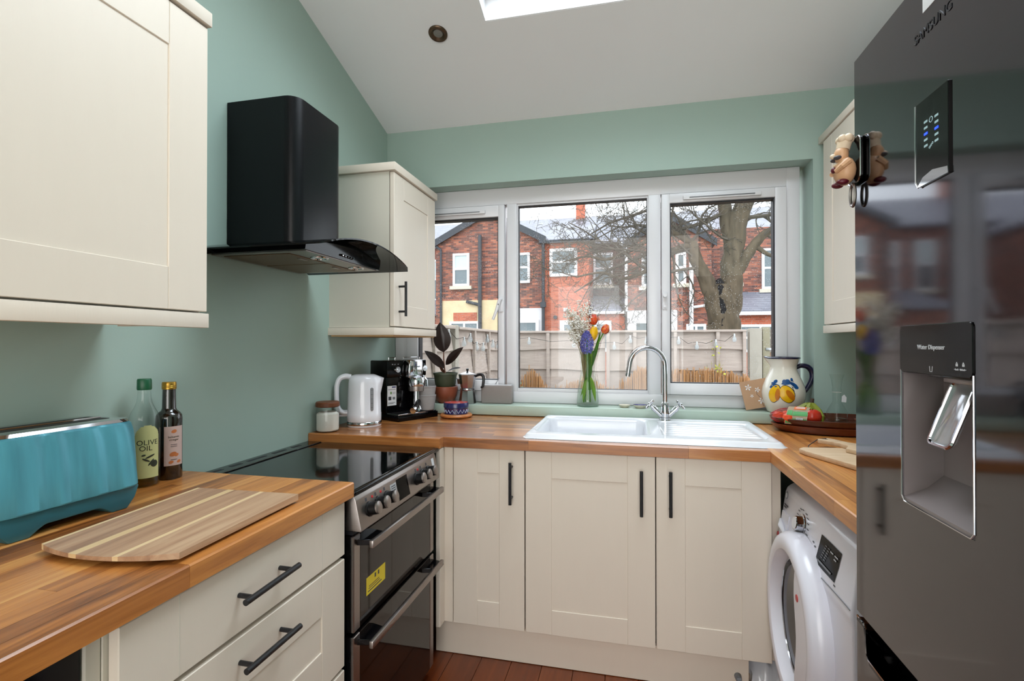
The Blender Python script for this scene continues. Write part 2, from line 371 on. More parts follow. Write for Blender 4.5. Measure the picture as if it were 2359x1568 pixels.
# sloping ceiling with two roof-light openings, the rear one added unseen for fill
SK = [(0.746, 2.00, -1.72, -0.577), (0.746, 2.00, -3.75, -2.75)]
mb = MB()
def cslab(x0, x1, y0, y1):
    v = [(x0, y0, cz(y0)), (x1, y0, cz(y0)), (x1, y1, cz(y1)), (x0, y1, cz(y1))]
    vv = v + [(a, b, c + 0.05) for a, b, c in v]
    mb._new(vv, [(0, 1, 2, 3)[::-1], (4, 5, 6, 7), (0, 1, 5, 4), (1, 2, 6, 5), (2, 3, 7, 6), (3, 0, 4, 7)])
cslab(0, 0.746, RY, 0); cslab(2.00, RW, RY, 0)
cslab(0.746, 2.00, -0.577, 0); cslab(0.746, 2.00, -2.75, -1.72); cslab(0.746, 2.00, RY, -3.75)
struct(mb, 'ceiling', 'ceil', rec=True)
for i, (x0, x1, y0, y1) in enumerate(SK):
    w = thing('window_%d' % (i + 2), None, None, (x0, y1, cz(y1)), world=True, kind='structure')
    h = 0.17
    mb = MB(); t = 0.03
    for a, b, c, d in ((x0 - t, x0 + .004, y0, y1), (x1 - .004, x1 + t, y0, y1), (x0 - t, x1 + t, y0 - t, y0 + .004), (x0 - t, x1 + t, y1 - .004, y1 + t)):
        v = [(a, c, cz(c) + .001), (b, c, cz(c) + .001), (b, d, cz(d) + .001), (a, d, cz(d) + .001)]
        mb._new(v + [(p, q, r + h) for p, q, r in v], [(3, 2, 1, 0), (4, 5, 6, 7), (0, 1, 5, 4), (1, 2, 6, 5), (2, 3, 7, 6), (3, 0, 4, 7)])
    mb.build('reveal', 'white_tile', w, rec=True)
    mb = MB(); t = 0.05
    for a, b, c, d in ((x0, x0 + t, y0, y1), (x1 - t, x1, y0, y1), (x0, x1, y0, y0 + t), (x0, x1, y1 - t, y1)):
        v = [(a, c, cz(c) + h - .07), (b, c, cz(c) + h - .07), (b, d, cz(d) + h - .07), (a, d, cz(d) + h - .07)]
        mb._new(v + [(p, q, r + .06) for p, q, r in v], [(3, 2, 1, 0), (4, 5, 6, 7), (0, 1, 5, 4), (1, 2, 6, 5), (2, 3, 7, 6), (3, 0, 4, 7)])
    mb.build('window_frame', 'upvc', w, rec=True)
    MB().poly((x0 + t, y0 + t, cz(y0 + t) + h - .04), (x1 - t, y0 + t, cz(y0 + t) + h - .04), (x1 - t, y1 - t, cz(y1 - t) + h - .04), (x0 + t, y1 - t, cz(y1 - t) + h - .04)).build('pane', 'glass', w)
# unseen glazed door added behind the camera to go with the fill lamp
d = thing('added_door_1', None, None, (1.25, RY, 0), world=True, kind='structure')
mb = MB()
for a, b in ((0.25, 0.33), (1.21, 1.29), (2.17, 2.25)): mb.box(a, b, RY - 0.12, RY - 0.05, 0.0, 2.25, .004)
for a, b in ((0.0, 0.12), (2.13, 2.25)): mb.box(0.25, 2.25, RY - 0.115, RY - 0.055, a, b)
mb.build('door_frame', 'upvc', d)
for a, b in ((0.33, 1.21), (1.29, 2.17)): MB().box(a, b, RY - 0.088, RY - 0.082, 0.12, 2.13).build('pane', 'glass', d)
# boxed-in sill
struct(MB().box(0.0, 2.193, -0.045, 0.12, 0.913, 0.965, 0.004), 'trim_1', 'sill')

# ------------------------------------------------------------------ the wide window over the sink
wn = thing('window_1', None, None, (1.08, 0.1, 0.967), world=True, kind='structure')
def ring(mb, x0, x1, z0, z1, xi0, xi1, zi0, zi1, y0, y1, bev=0.004):
    mb.box(x0, xi0, y0, y1, z0, z1, bev); mb.box(xi1, x1, y0, y1, z0, z1, bev)
    mb.box(xi0 - .002, xi1 + .002, y0 + .0004, y1, zi1, z1, bev); mb.box(xi0 - .002, xi1 + .002, y0 + .0004, y1, z0, zi0, bev)
mb = MB(); ring(mb, 0.003, 2.166, 0.966, 2.1665, 0.078, 2.105, 1.028, 2.072, 0.098, 0.168)
mb.build('window_frame', 'upvc', wn)
MB().box(0.678, 0.735, 0.099, 0.166, 1.026, 2.074, .004).build('mullion', 'upvc', wn)
MB().box(1.442, 1.506, 0.099, 0.166, 1.026, 2.074, .004).build('mullion', 'upvc', wn)
mb = MB(); ring(mb, 0.735, 1.442, 1.028, 2.072, 0.742, 1.437, 1.046, 2.061, 0.106, 0.15, .002); mb.build('glazing_bead', 'upvc', wn)
for nm, x0, x1, g0, g1, zb, zt in (('casement', 0.078, 0.670, 0.151, 0.632, 1.090, 2.003), ('casement', 1.506, 2.105, 1.551, 2.050, 1.088, 2.020)):
    mb = MB(); ring(mb, x0 + .003, x1 - .003, 1.030, 2.068, g0, g1, zb, zt, 0.082, 0.15); s = mb.build(nm, 'upvc', wn)
    mb = MB(); ring(mb, g0 - .001, g1 + .001, zb - .001, zt + .001, g0 + .006, g1 - .006, zb + .004, zt - .008, 0.095, 0.14, 0); mb.build('gasket', 'gasket', s)
    MB().box(g0, g1, 0.115, 0.119, zb, zt).build('pane', 'pane', s)
MB().box(0.740, 1.439, 0.125, 0.129, 1.044, 2.063).build('pane', 'pane', wn)
mb = MB(); ring(mb, 0.741, 1.438, 1.044, 2.063, 0.745, 1.434, 1.048, 2.055, 0.112, 0.14, 0); mb.build('gasket', 'gasket', wn)
for x0, x1, z in ((0.16, 0.56, 2.032), (1.615, 1.985, 2.040)):
    v = MB().box(x0, x1, 0.066, 0.084, z - .011, z + .011, .004).build('trickle_vent', 'upvc', wn)
    MB().box(x0 + .03, x1 - .03, 0.064, 0.068, z - .004, z + .002, .001).build('vent_slot', 'greyplast', v)
h = MB().box(0.636, 0.662, 0.074, 0.084, 1.47, 1.56, .004).build('window_handle', 'upvc', wn)
MB().tube([(0.650, 0.078, 1.54), (0.648, 0.050, 1.535), (0.630, 0.045, 1.47), (0.612, 0.045, 1.425)], [0.010, 0.010, 0.009, 0.008], 8).build('lever', 'upvc', h)
MB().box(0.640, 0.646, 0.040, 0.046, 1.505, 1.513, .001).build('lock_button', 'black', h)
h = MB().box(1.511, 1.537, 0.074, 0.084, 1.47, 1.56, .004).build('window_handle', 'upvc', wn)
MB().cyl((1.524, 0.084, 1.54), (1.524, 0.050, 1.54), 0.011, 0.009, 12).build('spindle', 'upvc', h)
MB().cyl((1.524, 0.076, 1.485), (1.524, 0.070, 1.485), 0.006, n=10).build('screw_cap', 'upvc', h)

# recessed spotlight in the ceiling
sx, sy = 0.526, -0.557; nrm = Vector((0, -CS, -1)).normalized()
sp = thing('ceiling_spotlight', 'round bronze recessed spotlight in the sloping white ceiling', 'ceiling light', (sx, sy, cz(sy)))
R = nrm.to_track_quat('Z', 'Y').to_matrix().to_4x4()
MB().lathe([(0.042, -.002), (0.042, 0.003), (0.039, 0.007), (0.030, 0.0085), (0.024, 0.004), (0.020, 0.001)], 40, cap=False).xf(R).build('bezel', mat('bronze_bezel', (92, 74, 58), 0.35, 0.8, var=0.1), sp, world=False)
MB().lathe([(0.0, .004), (0.008, .0035), (0.015, .0025), (0.0215, .001)], 24, cap=False).xf(R).build('bulb', mat('frosted_bulb_glass', (120, 118, 112), 0.25, var=0.2, vscale=200), sp, world=False)
# ================================================================== worktops of glued oak staves
def staves(parent, m, axis, u0, u1, v0, v1, z0, z1, holes=(), width=0.040, seed=1, front=None):
    """staves run along axis (u); rows step across v. holes: (u0,u1,v0,v1) left open. front: v value of the exposed front edge"""
    rnd = random.Random(seed); n = max(1, round((v1 - v0) / width)); w = (v1 - v0) / n
    for r in range(n):
        a, b = v0 + r * w, v0 + (r + 1) * w; segs = [(u0, u1)]
        for h in holes:
            if a < h[3] and b > h[2]:
                ns = []
                for p, q in segs:
                    if p < h[0]: ns.append((p, min(q, h[0])))
                    if q > h[1]: ns.append((max(p, h[1]), q))
                segs = ns
        for p, q in segs:
            t = p; first = True
            while t < q - 1e-4:
                L = rnd.uniform(0.28, 0.62)
                if first: L *= rnd.uniform(0.3, 1.0); first = False
                e = t + L
                if q - e < 0.12: e = q
                g = 0.00025; fr = front is not None and (abs(a - front) < 1e-4 or abs(b - front) < 1e-4)
                A, B, P, Q = a + g, b - g, t + g, e - g
                ch = 0.003
                mb = MB()
                if fr:
                    lo = abs(a - front) < 1e-4
                    pl = [(A, z0), (B, z0), (B, z1), (A + ch, z1), (A, z1 - ch)] if lo else [(A, z0), (B, z0), (B, z1 - ch), (B - ch, z1), (A, z1)]
                    if axis == 'y': mb.prism(pl, 'y', P, Q)
                    else: mb.prism(pl, 'x', P, Q)
                elif axis == 'y': mb.box(A, B, P, Q, z0, z1)
                else: mb.box(P, Q, A, B, z0, z1)
                mb.build('stave', m, parent); t = e
wl = thing('worktop', 'oiled oak stave worktop on the left carrying the teal toaster', 'worktop', (0.3, -2.0, 0.87), world=True)
staves(wl, 'wt_y', 'y', -2.95, -1.379, 0.002, 0.602, 0.87, 0.91, seed=3, front=0.602)
wb = thing('worktop', 'oiled oak stave worktop under the window around the white sink', 'worktop', (1.0, -0.35, 0.87), world=True)
SH = (0.932, 1.892, -0.612, -0.072)
staves(wb, 'wt_x', 'x', 0.002, 1.832, -0.687, -0.002, 0.87, 0.91, holes=(SH,), seed=5, front=-0.687)
staves(wb, 'wt_x', 'x', 0.002, 0.600, -0.728, -0.687, 0.87, 0.91, seed=6, front=-0.728)
wr = thing('worktop', 'oiled oak stave worktop on the right above the washing machine', 'worktop', (2.1, -0.8, 0.87), world=True)
staves(wr, 'wt_y', 'y', -1.500, -0.002, 1.832, 2.498, 0.87, 0.91, holes=((SH[2], SH[3], 1.80, SH[1]),), seed=9, front=1.832)

# ================================================================== shaker cabinets
def slab(ax, F, d0, d1, u0, u1, z0, z1, bev=0.0012, mb=None):
    """box in front-face terms: d = depth behind the front plane F"""
    mb = mb or MB()
    if ax == 'x+': return mb.box(F - d1, F - d0, u0, u1, z0, z1, bev, 1)
    if ax == 'x-': return mb.box(F + d0, F + d1, u0, u1, z0, z1, bev, 1)
    return mb.box(u0, u1, F + d0, F + d1, z0, z1, bev, 1)
def pt(ax, F, d, u, z): return {'x+': (F - d, u, z), 'x-': (F + d, u, z), 'y-': (u, F + d, z)}[ax]
def bar_handle(parent, ax, F, ua, za, ub, zb, out=0.034, r=0.0062, inset=0.022):
    A = Vector((ua, za)); B = Vector((ub, zb)); t = (B - A).normalized()
    h = MB().cyl(pt(ax, F, -out, A.x, A.y), pt(ax, F, -out, B.x, B.y), r, n=14).build('handle', 'black', parent)
    for q in (A + t * inset, B - t * inset): MB().cyl(pt(ax, F, 0.0, q.x, q.y), pt(ax, F, -out, q.x, q.y), 0.005, n=10).build('handle_post', 'black', parent)
    return h
def shaker(parent, name, ax, F, u0, u1, z0, z1, su0, su1, rb, rt, th=0.020, rec=0.0035):
    """door/drawer front: recessed panel with stiles to su0/su1 and rails up to rb / down to rt"""
    d = slab(ax, F, rec, th, u0 + .001, u1 - .001, z0 + .001, z1 - .001, 0).build(name, 'cream', parent)
    slab(ax, F, 0, th - .002, u0, su0, z0, z1, .0016).build('stile', 'cream', d); slab(ax, F, 0, th - .002, su1, u1, z0, z1, .0016).build('stile', 'cream', d)
    slab(ax, F, 0.0002, th - .002, su0, su1, z0, rb, .0012).build('rail', 'cream', d); slab(ax, F, 0.0002, th - .002, su0, su1, rt, z1, .0012).build('rail', 'cream', d)
    return d
# wall cabinet at the left edge of the picture
c = thing('wall_cabinet', 'large cream shaker wall cabinet above the teal toaster', 'cabinet', (0.15, -1.9, 1.332), world=True)
MB().box(0.0, 0.300, -2.192, -1.592, 1.350, 2.082).build('carcass', 'cream_in', c)
shaker(c, 'door', 'x+', 0.322, -2.190, -1.592, 1.372, 2.077, -2.085, -1.700, 1.469, 1.977)
MB().box(0.0, 0.330, -2.20, -1.586, 2.0825, 2.118, .002).build('cornice', 'cream', c)
MB().box(0.300, 0.324, -2.20, -1.588, 1.332, 1.3675, .0015).build('light_pelmet', 'cream', c)
MB().box(0.06, 0.299, -1.606, -1.588, 1.338, 1.3675).build('light_pelmet', 'cream', c)
MB().box(0.05, 0.299, -1.80, -1.607, 1.343, 1.350).build('bottom_board', 'board_edge', c)
# wall cabinet beside the window
c = thing('wall_cabinet', 'narrow cream wall cabinet between the black hood and window', 'cabinet', (0.15, -0.33, 1.332), world=True)
MB().box(0.0, 0.300, -0.572, -0.085, 1.367, 2.064).build('carcass', 'cream_in', c)
d = shaker(c, 'door', 'x+', 0.324, -0.572, -0.085, 1.372, 2.061, -0.470, -0.185, 1.470, 1.960)
bar_handle(d, 'x+', 0.324, -0.522, 1.417, -0.522, 1.575)
MB().box(0.0, 0.334, -0.585, -0.075, 2.066, 2.102, .002).build('cornice', 'cream', c)
MB().box(0.0, 0.330, -0.582, -0.080, 1.332, 1.3655, .0015).build('light_pelmet', 'cream', c)
MB().box(0.01, 0.32, -0.570, -0.085, 1.326, 1.3318).build('bottom_board', 'board_edge', c)
# wall cabinet behind the fridge
c = thing('wall_cabinet', 'cream shaker wall cabinet half hidden behind the tall fridge', 'cabinet', (2.36, -0.3, 1.34), world=True)
MB().box(2.242, 2.5, -0.56, -0.004, 1.374, 2.262).build('carcass', 'cream_in', c)
shaker(c, 'door', 'x-', 2.220, -0.56, -0.050, 1.380, 2.225, -0.460, -0.150, 1.480, 2.125)
MB().box(2.214, 2.5, -0.565, -0.004, 2.229, 2.262, .002).build('cornice', 'cream', c)
MB().box(2.217, 2.24, -0.56, -0.045, 1.340, 1.3745, .0015).build('light_pelmet', 'cream', c)

# drawer unit on the left
c = thing('base_cabinet', 'cream drawer unit under the left worktop with black bar handles', 'cabinet', (0.3, -1.7, 0.0), world=True)
MB().box(0.01, 0.563, -2.032, -1.397, 0.145, 0.869).build('carcass', 'cream_in', c)
F = 0.585
d = MB().box(F - .02, F, -2.026, -1.398, 0.717, 0.860, .0016, 1).build('drawer_front', 'cream', c)
for y in (-1.919, -1.502): MB().box(F - .0002, F + .0003, y - .0006, y + .0006, 0.719, 0.858).build('joint_line', 'cream_in', d)
bar_handle(d, 'x+', F, -1.804, 0.791, -1.640, 0.795)
d = shaker(c, 'drawer_front', 'x+', F, -2.026, -1.398, 0.414, 0.706, -1.919, -1.502, 0.512, 0.602); bar_handle(d, 'x+', F, -1.801, 0.656, -1.636, 0.656)
d = shaker(c, 'drawer_front', 'x+', F, -2.026, -1.398, 0.150, 0.404, -1.919, -1.502, 0.250, 0.310); bar_handle(d, 'x+', F, -1.801, 0.356, -1.636, 0.356)
MB().box(0.02, 0.52, -2.03, -1.40, 0.002, 0.144).build('plinth', 'cream', c)
MB().box(0.01, 0.560, -2.055, -2.034, 0.0, 0.869).build('end_panel', 'cream_in', c)
# dark appliance standing in for the dark void at the bottom left corner
c = thing('undercounter_filler', 'black stand-in appliance in the dark bay under the left worktop', 'filler', (0.3, -2.36, 0.0), world=True)
MB().box(0.03, 0.53, -2.66, -2.057, 0.0, 0.868, .004).build('body', 'blkplast', c)
MB().box(0.53, 0.555, -2.657, -2.058, 0.11, 0.867, .002).build('door', 'blkgloss', c)
MB().box(0.555, 0.575, -2.60, -2.20, 0.785, 0.800, .005).build('handle', 'black', c)

# base units under the window
F = -0.674
def base(label, x0, x1, su0, su1, hx, rb, rt, hz0, hz1):
    c = thing('base_cabinet', label, 'cabinet', ((x0 + x1) / 2, -0.35, 0.0), world=True)
    MB().box(x0 + .001, x1 - .001, -0.652, -0.02, 0.150, 0.20).box(x0 + .001, x0 + .018, -0.652, -0.02, 0.20, 0.868).box(x1 - .018, x1 - .001, -0.652, -0.02, 0.20, 0.868).build('carcass', 'cream_in', c)
    d = shaker(c, 'door', 'y-', F, x0 + .0015, x1 - .0015, 0.151, 0.867, su0, su1, rb, rt)
    bar_handle(d, 'y-', F, hx, hz0, hx, hz1)
    return c
c = base('narrow cream base cabinet beside the steel cooker, handle on its right', 0.638, 0.938, 0.742, 0.833, 0.886, 0.252, 0.770, 0.659, 0.824)
MB().box(0.600, 0.6365, -0.672, -0.655, 0.151, 0.867, .001, 1).build('filler_post', 'cream', c)
MB().box(0.582, 0.600, -0.722, -0.655, 0.151, 0.867, .001, 1).build('filler_post', 'cream', c)
base('widest cream base cabinet door below the sink bowl, handle on its right', 0.940, 1.439, 1.046, 1.336, 1.387, 0.247, 0.763, 0.651, 0.819)
c = base('cream base cabinet next to the washing machine, handle on its left', 1.440, 1.840, 1.545, 1.738, 1.491, 0.248, 0.766, 0.656, 0.822)
MB().box(1.841, 1.874, -0.652, -0.630, 0.151, 0.867, .001, 1).build('filler_post', 'cream', c)
pl = thing('plinth_board', 'long cream plinth board along the floor under the sink units', 'plinth', (1.15, -0.62, 0.0), world=True)
MB().box(0.548, 1.769, -0.634, -0.616, 0.002, 0.140, .001, 1).build('board', 'cream', pl)
MB().cyl((1.731, -0.634, 0.068), (1.731, -0.652, 0.068), 0.013, 0.011, 12).build('leg_clip', 'greyplast', pl)
MB().box(1.722, 1.740, -0.662, -0.650, 0.060, 0.076, .003).build('clip_tab', 'greyplast', pl)
# what shows in the gap beside the plinth
lone(MB().box(-0.012, 0.012, -0.16, 0.16, 0.0, 0.03, .002), 'wooden_batten', 'beech', 'short wooden batten lying in the gap beside the plinth', 'batten', (1.795, -0.50, 0.0), -0.35)
bag = MB().grid(lambda u, v: (0.14 * (u - .5) + 0.012 * math.sin(9 * v), 0.18 * (v - .5), 0.004 + 0.085 * (1 - (2 * u - 1) ** 2) ** .6 * (1 - (2 * v - 1) ** 4) + 0.008 * math.sin(17 * u + 5 * v)), 14, 14)
lone(bag, 'plastic_bag', 'white', 'crumpled white plastic bag on the floor beside the plinth gap', 'bag', (1.845, -0.50, 0.0))
# ================================================================== cooker
ck = thing('cooker', 'freestanding steel electric cooker with black ceramic hob and two ovens', 'cooker', (0.3, -1.085, 0.0), world=True)
Y0, Y1 = -1.378, -0.790
MB().box(0.03, 0.565, Y0 + .004, Y1 - .004, 0.03, 0.862, .003).build('body', 'blkplast', ck)
MB().box(0.05, 0.50, Y0 + .03, Y1 - .03, 0.0, 0.03).build('base', 'blkplast', ck)
# hob: dark frame, sunken glass, rear vent strip with slots
MB().box(0.006, 0.600, Y0, Y1 + .055, 0.862, 0.876, .004).build('hob_frame', 'hoodblk', ck)
hg = MB().box(0.090, 0.585, Y0 + .006, Y1 + .048, 0.8762, 0.8785, .001, 1).build('hob_glass', 'hob', ck)
vt = MB().box(0.008, 0.074, Y0 + .003, Y1 + .05, 0.876, 0.8795, .0015, 1).build('vent_strip', 'hob', ck)
for a, b in ((-1.30, -1.235), (-1.20, -1.15), (-1.12, -1.03), (-0.99, -0.92), (-0.88, -0.83)): MB().box(0.028, 0.044, a, b, 0.8793, 0.8800, .0003, 1).build('vent_slot', 'gasket', vt)
MB().box(0.586, 0.606, Y0 - .002, Y1 + .005, 0.872, 0.884, .005, 3).build('hob_front_trim', 'blkgloss', ck)
# control panel, leaning back at the top
cp = MB().prism([(0.566, 0.775), (0.622, 0.772), (0.6235, 0.778), (0.606, 0.858), (0.600, 0.869), (0.590, 0.872), (0.566, 0.872)], 'y', Y0, Y1, .002, 2).build('control_panel', 'steel', ck)
nx = Vector((0.08, 0, 0.0175)).normalized(); upv = Vector((-0.0175, 0, 0.08)).normalized()
def onp(y, t, off=0.0):   # point on the sloping panel, t from bottom 0 to top 1
    p = Vector((0.6235, y, 0.778)) + upv * (t * 0.082); return p + nx * off
for i, y in enumerate((-1.318, -1.264, -1.209, -0.988, -0.935, -0.882)):
    b = onp(y, 0.50)
    k = MB().tube([b, b + nx * .004, b + nx * .006, b + nx * .028], [0.0215, 0.0215, 0.0185, 0.0180], 24).build('knob', 'blkplast', cp)
    MB().tube([b + nx * .028, b + nx * .0325, b + nx * .034], [0.0182, 0.0178, 0.0155], 24).build('knob_cap', 'steel', cp)
dm = MB()
q = [onp(-1.135, .10, .0006), onp(-1.055, .10, .0006), onp(-1.055, .92, .0006), onp(-1.135, .92, .0006)]
MB().poly(*q).thick(.0008).build('clock_display', 'blkgloss', cp, rec=True)
q = [onp(-1.180, .45, .0006), onp(-1.139, .45, .0006), onp(-1.139, .86, .0006), onp(-1.180, .86, .0006)]
stk = MB().poly(*q).thick(.0004).build('paper_sticker', 'white_tile', cp, rec=True)
for t in (.52, .60, .68, .76): MB().poly(onp(-1.174, t, .0012), onp(-1.146, t, .0012), onp(-1.146, t + .03, .0012), onp(-1.174, t + .03, .0012)).build('print_line', 'print', cp)
RED = mat('red_indicator', (190, 24, 34), 0.3, var=0.02); MT['redled'] = RED
for y in (-1.292, -1.240, -0.965): MB().tube([onp(y, .84), onp(y, .84, .002)], [.0042, .0036], 12).build('indicator_light', 'redled', cp)
for y in (-1.327, -1.272, -1.217, -0.985, -0.940, -0.890):
    MB().poly(onp(y - .005, .80, .0004), onp(y + .005, .80, .0004), onp(y + .005, .92, .0004), onp(y - .005, .92, .0004)).build('heat_symbol', 'print', cp)
MB().poly(onp(-0.838, .55, .0004), onp(-0.815, .55, .0004), onp(-0.815, .95, .0004), onp(-0.838, .95, .0004)).build('badge', 'printlt', cp)
# oven doors
def oven(z0, z1):
    d = MB().box(0.566, 0.594, Y0 + .002, Y1 - .002, z0, z1, .003).build('oven_door', 'blkgloss', ck)
    MB().box(0.590, 0.600, Y0 + .002, Y0 + .036, z0, z1, .002, 1).build('side_trim', 'steel', d); MB().box(0.590, 0.600, Y1 - .036, Y1 - .002, z0, z1, .002, 1).build('side_trim', 'steel', d)
    MB().box(0.590, 0.599, Y0 + .0365, Y1 - .0365, z0 + .001, z1 - .001, .001, 1).build('door_glass', 'ovenglass', d)
    zh = z1 - .022
    MB().box(0.636, 0.650, Y0 + .018, Y1 - .018, zh - .012, zh + .010, .004, 2).build('handle', 'steel', d)
    for a, b in ((Y0 + .02, Y0 + .11), (Y1 - .11, Y1 - .02)): MB().prism([(0.598, a), (0.638, a + .01), (0.638, b - .01), (0.598, b)], 'z', zh - .008, zh + .008, .001, 1).build('handle_bracket', 'blkgloss', d)
    return d
d1 = oven(0.490, 0.757); d2 = oven(0.050, 0.478)
MB().box(0.566, 0.592, Y0 + .01, Y1 - .01, 0.758, 0.771).build('vent_gap', 'gasket', ck)
YEL = mat('yellow_label', (232, 206, 30), 0.45, var=0.02); MT['yellow'] = YEL
st = MB().box(0.599, 0.5995, -1.306, -1.191, 0.560, 0.611).build('energy_label', 'yellow', d1)
for i, (a, b, z, h) in enumerate(((-1.298, -1.215, .567, .003), (-1.294, -1.225, .575, .002), (-1.292, -1.23, .581, .002), (-1.258, -1.250, .594, .012), (-1.238, -1.230, .594, .012))):
    MB().box(0.5995, 0.5998, a, b, z, z + h).build('print_line', 'print', st)

# ================================================================== cooker hood
hd = thing('cooker_hood', 'black chimney cooker hood with a curved smoked glass canopy', 'cooker hood', (0.15, -1.03, 1.586), world=True)
r = 0.045
pl = [(0.002, -1.180), (0.270 - r, -1.180)] + [(0.270 - r + r * math.cos(a), -1.180 + r + r * math.sin(a)) for a in [(-PI / 2 + PI / 2 * i / 6) for i in range(7)]] + \
     [(0.270 - r + r * math.cos(a), -0.895 - r + r * math.sin(a)) for a in [(PI / 2 * i / 6) for i in range(7)]] + [(0.270 - r, -0.895), (0.002, -0.895)]
MB().prism(pl, 'z', 1.63, 2.120).build('chimney', 'hoodblk', hd)
HC = -1.030
def hz(y, c, e, w): return c - (c - e) * ((y - HC) / w) ** 2
NB = 16; ys = [HC - .238 + .476 * i / NB for i in range(NB + 1)]
mb = MB(); vs = []
for y in ys:
    zt = hz(y, 1.634, 1.610, .238)
    vs += [(0.002, y, 1.586), (0.368, y, 1.586), (0.372, y, zt), (0.002, y, zt)]
fs = []
for i in range(NB):
    a = 4 * i
    for k in range(4): fs.append((a + k, a + (k + 1) % 4, a + 4 + (k + 1) % 4, a + 4 + k))
fs += [(0, 1, 2, 3), (4 * NB + 3, 4 * NB + 2, 4 * NB + 1, 4 * NB)]
mb._new(vs, fs); body = mb.build('canopy_body', 'blkgloss', hd, rec=True)
mb = MB(); vs = []; n = 24
for i in range(n + 1):
    y = HC - .30 + .60 * i / n; zt = hz(y, 1.646, 1.592, .30); xf = 0.475
    c = min(1, min(i, n - i) / 1.5); xf -= 0.012 * (1 - c) ** 2
    vs += [(0.004, y, zt - .005), (xf, y, zt - .005), (xf, y, zt), (0.004, y, zt)]
fs = []
for i in range(n):
    a = 4 * i
    for k in range(4): fs.append((a + k, a + (k + 1) % 4, a + 4 + (k + 1) % 4, a + 4 + k))
fs += [(0, 1, 2, 3), (4 * n + 3, 4 * n + 2, 4 * n + 1, 4 * n)]
mb._new(vs, fs); mb.build('glass_canopy', 'smoked', hd, rec=True)
MT['filter'] = mat('greasy_metal_filter', (120, 96, 74), 0.42, 0.85, var=0.12, vscale=40, bump=0.3, bscale=300)
MB().box(0.010, 0.362, HC - .225, HC + .225, 1.583, 1.586, .0008, 1).build('underside_plate', 'steel', hd)
for a, b in ((HC - .200, HC - .004), (HC + .004, HC + .200)):
    f = MB().box(0.035, 0.285, a, b, 1.5805, 1.5832, .001, 1).build('grease_filter', 'filter', hd)
    MB().box(0.255, 0.268, (a + b) / 2 - .02, (a + b) / 2 + .02, 1.578, 1.5808, .0008, 1).build('filter_catch', 'steel', f)
for y in (-1.125, -0.890):
    l = MB().lathe([(0.030, 0.0), (0.029, -.003), (0.023, -.0035), (0.022, 0.0)], 28, (0.322, y, 1.5832), cap=False).build('lamp_ring', 'chrome', hd)
    MB().lathe([(0.0, -.0015), (0.0225, -.001)], 24, (0.322, y, 1.5832), cap=False).build('lamp_lens', 'clearplast', l)
for i in range(5): MB().cyl((0.370, -1.068 + .0175 * i, 1.601 - .0004 * i), (0.377, -1.068 + .0175 * i, 1.601 - .0004 * i), 0.0038, n=10).build('push_button', 'chrome', hd)
for y in (-1.065, -0.995): MB().lathe([(0.0, .004), (0.010, .0035), (0.012, 0.0)], 18, (0.315, y, hz(y, 1.646, 1.592, .30)), cap=False).build('glass_fixing', 'chrome', hd)

# ================================================================== ceramic sink and mixer tap
sk = thing('sink', 'white ceramic inset sink with one bowl and a ribbed drainer', 'sink', (1.41, -0.345, 0.91), world=True)
SX0, SX1, SY0, SY1 = 0.916, 1.909, -0.632, -0.055
def sdr(x, y, x0, x1, y0, y1, r):
    qx = abs(x - (x0 + x1) / 2) - (x1 - x0) / 2 + r; qy = abs(y - (y0 + y1) / 2) - (y1 - y0) / 2 + r
    return math.hypot(max(qx, 0), max(qy, 0)) + min(max(qx, qy), 0) - r
def sinkz(x, y):
    d = -sdr(x, y, SX0, SX1, SY0, SY1, .035)
    z = 0.9095 + 0.0185 * smooth((d + .001) / 0.022) - 0.004 * smooth((d - .03) / .02)
    b = -sdr(x, y, 0.950, 1.420, -0.535, -0.105, .05)
    if b > -0.012: z -= 0.006 * smooth((b + .012) / .012)
    if b > 0: z -= 0.165 * smooth(b / 0.030) + 0.01 * smooth((b - .03) / .15)
    g = -sdr(x, y, 1.470, 1.872, -0.535, -0.125, .04)
    if g > 0 and b < -.012:
        z -= 0.006 * smooth(g / .012)
        if g > .014:
            f = ((y + 0.125) / 0.052) % 1.0
            z += 0.0042 * smooth((g - .014) / .02) * smooth((x - 1.49) / .06) * (0.5 - 0.5 * math.cos(2 * PI * f)) ** 1.5
    return z
def axis_samples(a, b, crit, fine=.004, coarse=.012):
    out = [a]; t = a
    while t < b - 1e-6:
        s = fine if any(abs(t - c) < .034 for c in crit) else coarse
        t = min(b, t + s); out.append(t)
    return out
gx = axis_samples(SX0 - .004, SX1 + .004, (SX0, SX1, 0.965, 1.405, 1.46, 1.88, 1.50)); gy = axis_samples(SY0 - .004, SY1 + .004, (SY0, SY1, -0.52, -0.12), .004, .006)
mb = MB(); nx_, ny_ = len(gx), len(gy)
mb._new([(x, y, sinkz(x, y)) for y in gy for x in gx], [(j * nx_ + i, j * nx_ + i + 1, (j + 1) * nx_ + i + 1, (j + 1) * nx_ + i) for j in range(ny_ - 1) for i in range(nx_ - 1)])
mb.build('basin', 'ceramic', sk, ang=60)
MB().lathe([(0.0, .003), (0.018, .003), (0.020, .006), (0.042, .006), (0.044, 0.0)], 32, (1.185, -0.32, 0.7315), cap=False).build('waste_strainer', 'chrome', sk)
tp = thing('mixer_tap', 'chrome swan neck mixer tap with two cross handles behind the sink', 'tap', (1.512, -0.100, 0.920))
MB().lathe([(0.026, 0.0), (0.026, .006), (0.024, .009), (0.0245, .011), (0.0245, .016), (0.021, .019), (0.0205, .065), (0.017, .085), (0.0125, .092)], 32, cap=True).build('body', 'chrome', tp)
path = [(0, 0, .085), (0, 0, .15), (0, 0, .22), (-.001, 0, .265)] ; rr = 0.083
